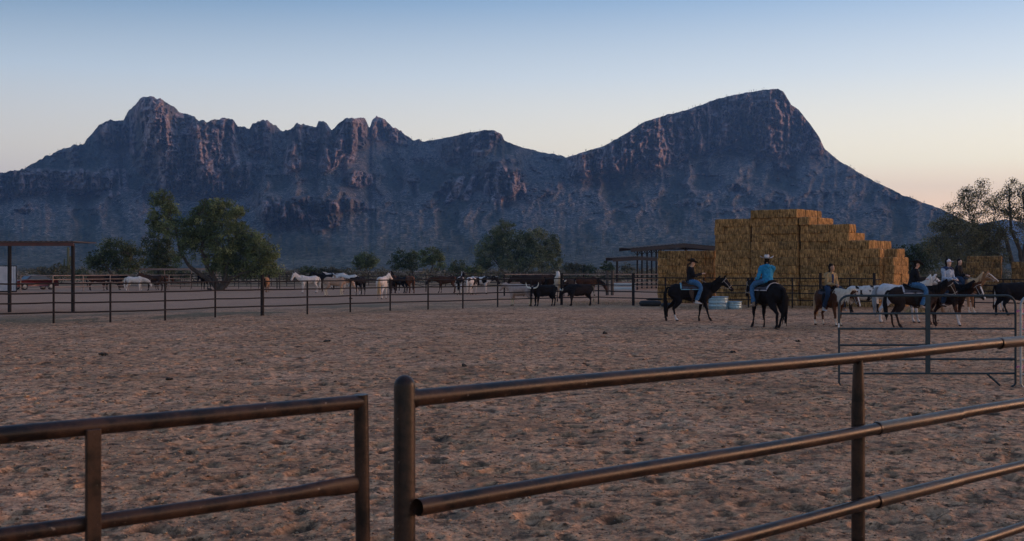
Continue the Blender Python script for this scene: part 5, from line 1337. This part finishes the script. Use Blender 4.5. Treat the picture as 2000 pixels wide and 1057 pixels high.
    for sg in (1, -1):
        q = leg_pts(sg); limb(body, q+[V(0.20+legfwd, 0.395*sg, -0.66), V(0.33+legfwd, 0.405*sg, -0.68)], [0.085, 0.078, 0.052, 0.048, 0.036, 0.036, 0.028], 10, 3)
    ihm = np.array(hm.inverted())
    def scol(co):
        out = np.tile(np.array(skin), (len(co), 1)); hcx = np.c_[co, np.ones(len(co))]@ihm.T
        for sg in (-1, 1): out[np.linalg.norm(hcx[:, :3]-np.array([0.082, 0.030*sg, 0.015]), axis=1) < 0.013] = (0.03, 0.02, 0.02)
        out[(np.abs(hcx[:, 2]+0.057) < 0.009) & (hcx[:, 0] > 0.06) & (np.abs(hcx[:, 1]) < 0.028)] = (0.35, 0.12, 0.10)
        return out
    fuse('body', body, 0.0105, 'skin', r, scol, smooth_it=2)
    jk = MB()
    limb(jk, [T(-0.01, 0, 0.02), T(-0.01, 0, 0.10), T(0.0, 0, 0.25), T(0.01, 0, 0.40), T(0.0, 0, 0.50), T(0.01, 0, 0.57), T(0.015, 0, 0.61)], [(0.185, 0.145), (0.185, 0.14), (0.165, 0.13), (0.19, 0.14), (0.17, 0.115), (0.085, 0.085), (0.075, 0.078)], 16, 3)
    arms(jk, 0, sleeve=True)
    if hood: limb(jk, [T(-0.05, -0.09, 0.56), T(-0.11, 0, 0.52), T(-0.05, 0.09, 0.56)], [0.04, 0.055, 0.04], 10, 3)
    jo = fuse('jacket', jk, 0.013, top, r, smooth_it=3, wr=0.045, wf=13.0)
    if open_front:  # shirt strip and collar showing between the open jacket fronts
        sm = MB(); limb(sm, [T(0.125, 0, 0.12), T(0.138, 0, 0.30), T(0.148, 0, 0.42), T(0.105, 0, 0.53)], [(0.05, 0.02), (0.045, 0.02), (0.042, 0.02), (0.045, 0.02)], 10, 3); sm.build('shirt', open_front, r)
    if yoke:
        ym = MB(); limb(ym, [T(-0.0, -0.17, 0.515), T(0.0, -0.09, 0.555), T(0.0, 0.0, 0.565), T(0.0, 0.09, 0.555), T(0.0, 0.17, 0.515)], [(0.10, 0.075), (0.128, 0.07), (0.12, 0.05), (0.128, 0.07), (0.10, 0.075)], 12, 3)
        ym.build('yoke', yoke, jo)
    jn = MB()
    limb(jn, [T(-0.02, 0, -0.02), V(-0.01, 0, 0.06), V(0, 0, 0.16)], [(0.17, 0.13), (0.18, 0.135), (0.155, 0.115)], 14, 3)
    for sg in (1, -1): limb(jn, leg_pts(sg), [0.105, 0.100, 0.078, 0.070, 0.068], 12, 3)
    fuse('jeans', jn, 0.014, legs, r, smooth_it=3, wr=0.032, wf=14.0)
    for sg in (1, -1):
        f = legfwd; bt = MB()
        limb(bt, [V(0.22+f, 0.385*sg, -0.52), V(0.20+f, 0.392*sg, -0.62), V(0.195+f, 0.395*sg, -0.68)], [0.055, 0.050, 0.048], 10, 3)
        limb(bt, [V(0.14+f, 0.395*sg, -0.70), V(0.20+f, 0.397*sg, -0.69), V(0.30+f, 0.405*sg, -0.705), V(0.39+f, 0.41*sg, -0.72)], [(0.035, 0.035), (0.045, 0.045), (0.045, 0.032), (0.025, 0.018)], 10, 3)
        fuse('boot', bt, 0.011, boots, r, smooth_it=2)
    hb = MB()
    limb(hb, [Hh(0.02, 0, 0.105), Hh(-0.03, 0, 0.085), Hh(-0.055, 0, 0.02), Hh(-0.055, 0, -0.06)], [(0.07, 0.04), (0.087, 0.07), (0.087, 0.055), (0.065, 0.04)], 12, 3)
    if not hat and not cap: limb(hb, [Hh(-0.06, 0, 0.06), Hh(-0.01, 0, 0.085), Hh(0.06, 0, 0.085)], [(0.08, 0.06), (0.088, 0.06), (0.06, 0.03)], 12, 3)
    if pony: limb(hb, [Hh(-0.09, 0, -0.03), Hh(-0.13, 0, -0.10), T(-0.13, 0, 0.50), T(-0.14, 0, 0.36)], [0.03, 0.04, 0.038, 0.012], 8, 3)
    else: limb(hb, [Hh(-0.03, 0.07, -0.02), Hh(-0.05, 0.06, -0.10), Hh(-0.06, 0.0, -0.13), Hh(-0.05, -0.06, -0.10), Hh(-0.03, -0.07, -0.02)], [0.02, 0.03, 0.04, 0.03, 0.02], 8, 3)
    fuse('hair', hb, 0.012, hair, r, smooth_it=2)
    if hat:
        hr_, sz = hat[0], hat[1]*1.22
        v = []; f = []; n = 32
        prof = [(0.088, 0.055), (0.115, 0.045), (0.15, 0.045), (0.185*sz, 0.055), (0.187*sz, 0.060), (0.15, 0.051), (0.115, 0.052), (0.096, 0.060), (0.090, 0.10), (0.080, 0.155), (0.055, 0.172), (0.0, 0.158)]
        for (q, z) in prof:
            for k in range(n):
                a = 2*math.pi*k/n; c_, s_ = math.cos(a), math.sin(a)
                up = 0.05*(abs(s_)**3)*max(0, (q-0.10)/0.09) if q > 0.1 and z < 0.07 else 0
                dip = -0.02*max(0, 1-abs(s_)*2)*(1 if q < 0.06 else 0)
                v.append(Hh(q*1.1*c_-0.01, q*0.92*s_, z+up+dip+0.005))
        for i in range(len(prof)-1):
            for k in range(n): k2 = (k+1) % n; f.append((i*n+k, i*n+k2, (i+1)*n+k2, (i+1)*n+k))
        ho = mesh_np('hat', v, f, MATS[hr_], r)
        MB().tube([Hh(0.105*math.cos(a)-0.01, 0.088*math.sin(a), 0.072) for a in [i*math.pi/10 for i in range(21)]], 0.008, 5).build('band', 'leather_black', ho)
    if cap:
        cm = MB(); limb(cm, [Hh(-0.005, 0, 0.035), Hh(-0.005, 0, 0.075), Hh(-0.005, 0, 0.115), Hh(-0.005, 0, 0.135)], [(0.088, 0.102), (0.087, 0.100), (0.062, 0.075), (0.01, 0.01)], 14, 3)
        limb(cm, [Hh(0.07, 0, 0.055), Hh(0.12, 0, 0.050), Hh(0.165, 0, 0.040)], [(0.075, 0.010), (0.070, 0.009), (0.03, 0.006)], 10, 3)
        cm.build('cap', cap, r)
    return r

RG = 'ridden and led horses'
# ---- first rider: woman in a dark hat on a black walking horse
h1 = horse(1347, 627.5, -4, 'black horse walking right under the rider in the dark hat', ('black',), 1.0, neck=36, head=-46, legs=(-0.22, 0.22, -0.30, 0.12), lift=(0, 0, 0, 0), vox=0.02,
           socks=[(-1, -1, 0.26, 'white')], group=RG, seed=2, bridle=('strap', (0.42, 0, 1.62)), tail_len=1.12)
saddle(h1, 'brown western saddle with pale blue blanket under the rider in the dark hat', 'blanket_dark', 'leather', trim='blanket_blue')
person(h1, 'person in dark hat, black jacket and blue jeans riding right, holding up a phone', [(0.42, 0.06, 0.36), (0.44, -0.06, 0.36)], lean=3, hpitch=14, top='black_cloth', legs='denim', boots='boot_pale', hat=('felt_dark', 1.0), hair='hair_brown', pony=True, skin=(0.50, 0.29, 0.20))
ph = MB().box(0.50, 0.512, -0.04, 0.04, 0.385, 0.54, Matrix.Rotation(-0.25, 4, 'Y')); po = ph.build('phone', 'phone', None, smooth=False, bevel=0.004)
pr_ = bpy.data.objects['person']; po.location = pr_.location+Vector((0.02, 0, 0.0)); po.rotation_euler = (0, 0, h1.rotation_euler.z); props(po, 'small dark phone held up by the rider in the dark hat', 'phone')
# ---- second: blue jacket, seen from behind
h2 = horse(1500, 641, 113, 'big black horse seen from behind under the rider in the bright blue jacket', ('black',), 1.05, neck=25, head=-50, yaw=-16, legs=(0.10, -0.16, -0.05, 0.24), vox=0.02, group=RG, seed=3, bridle=('strap', (0.42, 0, 1.6)), tail_len=1.12)
saddle(h2, 'dark saddle with pale edged blanket on the big black horse seen from behind', 'blanket_dark', 'leather_black', trim='blanket_trim')
person(h2, 'person in cream hat and bright blue hooded jacket seen from behind', [(0.30, 0.22, 0.14), (0.36, -0.02, 0.20)], lean=6, yaw=-20, hyaw=-4, top='blue_cloth', legs='denim', boots='boot_tan', hat=('felt_cream', 1.02), hair='hair_dark', hood=True, h=1.02)
# ---- third: tan jacket on a flaxen maned pony
h3 = horse(1620, 636, -68, 'chestnut pony with thick pale mane under the rider in the tan jacket', ('bay',), 0.90, neck=12, head=-62, yaw=10, legs=(-0.05, 0.06, 0.05, -0.1), vox=0.02, group=RG, seed=4, mane='paleflax', tail='flaxen', big_mane=1.9,
           socks=[(1, 0, 0.30, 'pale'), (-1, 0, 0.22, 'pale')], blaze=True, bridle=('strap', (0.45, 0, 1.6)), bulk=1.04)
saddle(h3, 'dark saddle on the chestnut pony with the pale mane', 'blanket_dark', 'leather_black')
person(h3, 'bareheaded person in open tan jacket and dark jeans on the pale maned pony', [(0.36, 0.05, 0.14), (0.38, -0.04, 0.16)], lean=4, yaw=2, hyaw=38, top='tan_cloth', legs='denim_dark', boots='boot_pale', hair='hair_dark', open_front='navy_cloth', skin=(0.30, 0.17, 0.11), seat=(0.02, 1.45), h=0.98)
# ---- grey horse led behind, then the dark brown horse in front
h5 = horse(1756, 631, 0, 'pale grey horse with dappled tail standing behind the dark brown horse', ('grey', 'white', 3.0, 0.5), 1.02, neck=38, head=-42, legs=(0, 0.1, 0.05, -0.1), vox=0.022, group=RG, seed=5, mane='white', tail='grey', bridle=('leather_black', (0.35, 0, 1.62)))
h4 = horse(1781, 640.5, -3, 'dark brown horse with lowered head walking right under the rider in black', ('dark',), 0.97, neck=33, head=-58, legs=(0.30, -0.05, 0.02, 0.20), lift=(0.06, 0, 0, 0), vox=0.02, group=RG, seed=6, bridle=('strap', (0.40, 0, 1.58)))
saddle(h4, 'black saddle with plum and grey blanket on the dark brown horse', 'blanket_dark', 'leather_black', trim='blanket_trim')
person(h4, 'person in black hat, black jacket and bright blue jeans riding the dark brown horse', [(0.40, 0.10, 0.26), (0.42, -0.04, 0.26)], lean=8, hpitch=18, top='black_cloth', legs='denim', boots='boot_tan', hat=('felt_dark', 0.95), hair='hair_dark', skin=(0.50, 0.30, 0.24), h=0.97)
# ---- bay with white blaze, rider with white cap
h6 = horse(1848, 635.5, -64, 'dark bay horse with white blaze and white front stockings facing the camera', ('dark', 'bay', 2.0, 0.5), 1.0, neck=24, head=-58, yaw=6, legs=(-0.10, 0.20, 0, 0), vox=0.02, group=RG, seed=7, blaze=True, socks=[(1, 0, 0.46, 'white')], bridle=('strap', (0.40, 0, 1.62)))
saddle(h6, 'brown saddle mostly hidden under the rider in the white cap', 'blanket_dark', 'leather')
person(h6, 'person in white cap, sunglasses and blue grey two tone jacket on the blazed bay horse', [(0.36, 0.08, 0.18), (0.36, -0.06, 0.18)], lean=2, yaw=5, hyaw=30, top='pale_cloth', yoke='navy_cloth', legs='denim_dark', boots='leather', cap='cap_white', skin=(0.50, 0.32, 0.25))
# ---- sorrel behind, dark haired rider
h7 = horse(1870, 613, -42, 'light sorrel horse looking right behind the white capped rider', ('sorrel',), 1.06, neck=40, head=-30, legs=(0.1, 0, -0.1, 0.1), vox=0.024, group=RG, seed=8, mane='flaxen', tail='flaxen', blaze=True, socks=[(1, 0, 0.3, 'pale')], bridle=('strap', (0.40, 0, 1.62)))
saddle(h7, 'dark saddle on the light sorrel horse', 'blanket_dark', 'leather_black')
person(h7, 'bareheaded dark haired person in black jacket looking right behind the white capped rider', [(0.38, 0.08, 0.18), (0.38, -0.06, 0.18)], lean=3, hyaw=-10, top='black_cloth', legs='denim_dark', boots='leather', hair='hair_dark', skin=(0.48, 0.29, 0.22))

# ---- loose horses, left pens
H = horse
H(190, 567.5, 4, 'dark brown horse furthest left of the standing horses', ('dark', 'brown', 1.5, 0.55), 1.0, neck=-5, head=-60, seed=11, vox=0.034, socks=[(1, -1, 0.5, 'tan')])
hp = H(222, 566.5, 0, 'dark horse wearing a red halter left of the white horse', ('dark',), 0.98, neck=14, head=-62, seed=12, vox=0.034, bridle=('halter_red',))
H(262, 569, 4, 'white horse with sagging back between dark horses under the left trees', ('white',), 0.92, neck=-12, head=-58, seed=13, vox=0.03, mane='white', tail='white', legs=(0.1, 0, 0.05, -0.1))
H(302, 568, 186, 'dark brown horse facing left just right of the white horse', ('dark', 'brown', 2, 0.5), 1.0, neck=30, head=-40, seed=14, vox=0.034, blaze=True)
H(316, 566, 60, 'reddish brown horse partly behind the dark brown one at the left', ('bay',), 0.95, neck=0, head=-60, seed=15, vox=0.034)
H(402, 565.5, 255, 'black horse facing the camera below the biggest mesquite', ('black',), 0.98, neck=10, head=-65, seed=16, vox=0.034)
H(520, 571, 92, 'sorrel horse seen end on behind the thick fence post', ('sorrel',), 0.9, neck=28, head=-40, seed=17, vox=0.034)
# ---- middle group
H(604, 572.5, 207, 'white horse with raised head facing left at the left of the middle group', ('white',), 1.0, neck=34, head=-62, seed=21, mane='white', tail='white', vox=0.026)
H(638, 566, 176, 'black horse facing left behind the palomino', ('black',), 1.05, neck=33, head=-40, seed=22, vox=0.034)
H(660, 562.5, 180, 'white horse with a black head behind the palomino', ('white', 'black', 1.8, 0.72, 'black'), 1.1, neck=22, head=-55, seed=23, tail='white', mane='black', vox=0.034)
H(682, 571, 158, 'white horse seen from its rear quarter right of the palomino', ('white', 'palomino', 2.0, 0.7), 1.05, neck=10, head=-55, seed=24, mane='white', tail='grey', vox=0.03)
H(653, 578, 2, 'palomino horse with pale legs standing broadside in the middle group', ('palomino',), 0.98, neck=-6, head=-62, yaw=28, seed=25, mane='brown', tail='brown', socks=[(1, 0, 0.6, 'cream'), (-1, 0, 0.55, 'cream')], vox=0.026, legs=(0.05, -0.08, 0.1, -0.05))
H(704, 576, 258, 'black horse with one white sock facing the camera beside the palomino', ('black',), 0.98, neck=4, head=-66, yaw=-22, seed=26, socks=[(1, 1, 0.3, 'white')], blaze=True, vox=0.03)
H(746, 584, 84, 'white horse seen from behind with a long tan tail', ('white',), 1.03, neck=30, head=-30, yaw=-16, seed=27, mane='white', tail='flaxen', vox=0.024, tail_len=1.15, legs=(0, 0, 0.05, -0.1))
H(768, 573, 98, 'dark brown horse seen from behind right of the white rear view horse', ('brown',), 1.05, neck=36, head=-30, yaw=14, seed=28, vox=0.034, tail='black')
H(784, 573, 240, 'black horse with a white face stripe between two brown horses', ('black',), 0.95, neck=12, head=-64, seed=29, blaze=True, vox=0.03, socks=[(1, 0, 0.2, 'white')])
H(800, 573, 112, 'chestnut horse seen from behind right of the black striped face', ('chestnut',), 1.0, neck=10, head=-55, seed=30, vox=0.03, tail='brown', mane='brown', legs=(0, 0, 0.12, -0.12))
H(873, 572.5, 181, 'brown horse broadside with head reaching low to the left', ('dark', 'brown', 1.2, 0.5), 1.0, neck=2, head=-50, seed=31, vox=0.03, legs=(0.12, -0.1, 0.06, 0))
H(899, 576, 84, 'black and white paint horse seen from behind with white head raised', ('black', 'white', 2.6, 0.58, 'white'), 1.0, neck=40, head=-30, seed=32, vox=0.028, tail='black', socks=[(-1, 0, 0.5, 'pale')])
H(921, 576, 70, 'black paint horse with white hind legs in the middle of the paint trio', ('black', 'white', 2.2, 0.60), 0.95, neck=8, head=-60, seed=33, vox=0.028, tail='white', socks=[(-1, 0, 0.7, 'pale')])
H(936, 574.5, -8, 'paint horse with white back and dark head facing right', ('black', 'white', 1.1, 0.42, 'black'), 0.98, neck=14, head=-60, seed=36, vox=0.026, socks=[(1, 0, 0.3, 'white')])
H(1040, 579, 180, 'large dark brown horse behind the black longhorn, left of its pair', ('dark',), 1.08, neck=8, head=-55, seed=34, vox=0.034, bulk=1.1)
H(1062, 578, 2, 'large dark brown horse behind the black longhorn, right of its pair', ('dark', 'brown', 1, 0.6), 1.1, neck=-10, head=-60, seed=35, vox=0.034, bulk=1.1)
H(1091, 578.5, 92, 'cream horse seen from behind beside the red brown post', ('pale', 'white', 1.5, 0.5), 1.1, neck=30, head=-40, seed=37, vox=0.028, tail='flaxen', mane='white', tail_len=1.15)
H(1146, 578, -2, 'reddish brown horse grazing behind the dark bull', ('bay', 'brown', 2, 0.5), 0.98, neck=-24, head=-66, seed=38, vox=0.03)
# ---- cattle
cow(1017, 597, 160, 'pale tan steer standing left of the black longhorn', ('tan',), 0.92, neck=28, head=-50, seed=41, vox=0.026, socks=[(1, 0, 0.45, 'cream'), (-1, 0, 0.4, 'cream')], tail='pale')
cow(1063, 598, 208, 'black longhorn with upturned pale horns facing the camera', ('black',), 0.9, neck=4, head=-62, yaw=40, horns=0.34, seed=42, vox=0.024)
cow(1132, 597.5, 200, 'dark bull with lowered head and pale tail by the fence', ('dark', 'black', 2, 0.5), 0.93, neck=-16, head=-66, horns=0.14, seed=43, vox=0.026, tail='pale', legs=(0.1, -0.1, 0.05, -0.15))
cow(1110, 579, 250, 'black cow behind the dark bull and the red brown post', ('black',), 1.05, neck=0, head=-60, seed=44, vox=0.034, horns=0.12)
cow(1690, 611, -14, 'white steer with black speckles beside the hay fence', ('white', 'black', 6.0, 0.56, 'black'), 0.98, neck=6, head=-50, yaw=-20, seed=45, vox=0.022, socks=[(1, 0, 0.42, 'black'), (-1, 0, 0.42, 'black')], horns=0.16, tail='black', legs=(0.05, -0.1, 0.05, -0.05))
cow(1985, 616, 4, 'large black cow cut off by the right edge of view', ('black',), 1.12, neck=0, head=-55, seed=46, vox=0.024, legs=(0.1, -0.1, -0.12, 0.22))
cow(1984, 609, 2, 'white cow mostly hidden behind the large black cow', ('white', 'black', 2.0, 0.66), 1.08, neck=5, head=-55, horns=0.2, seed=47, vox=0.028, tail='white')
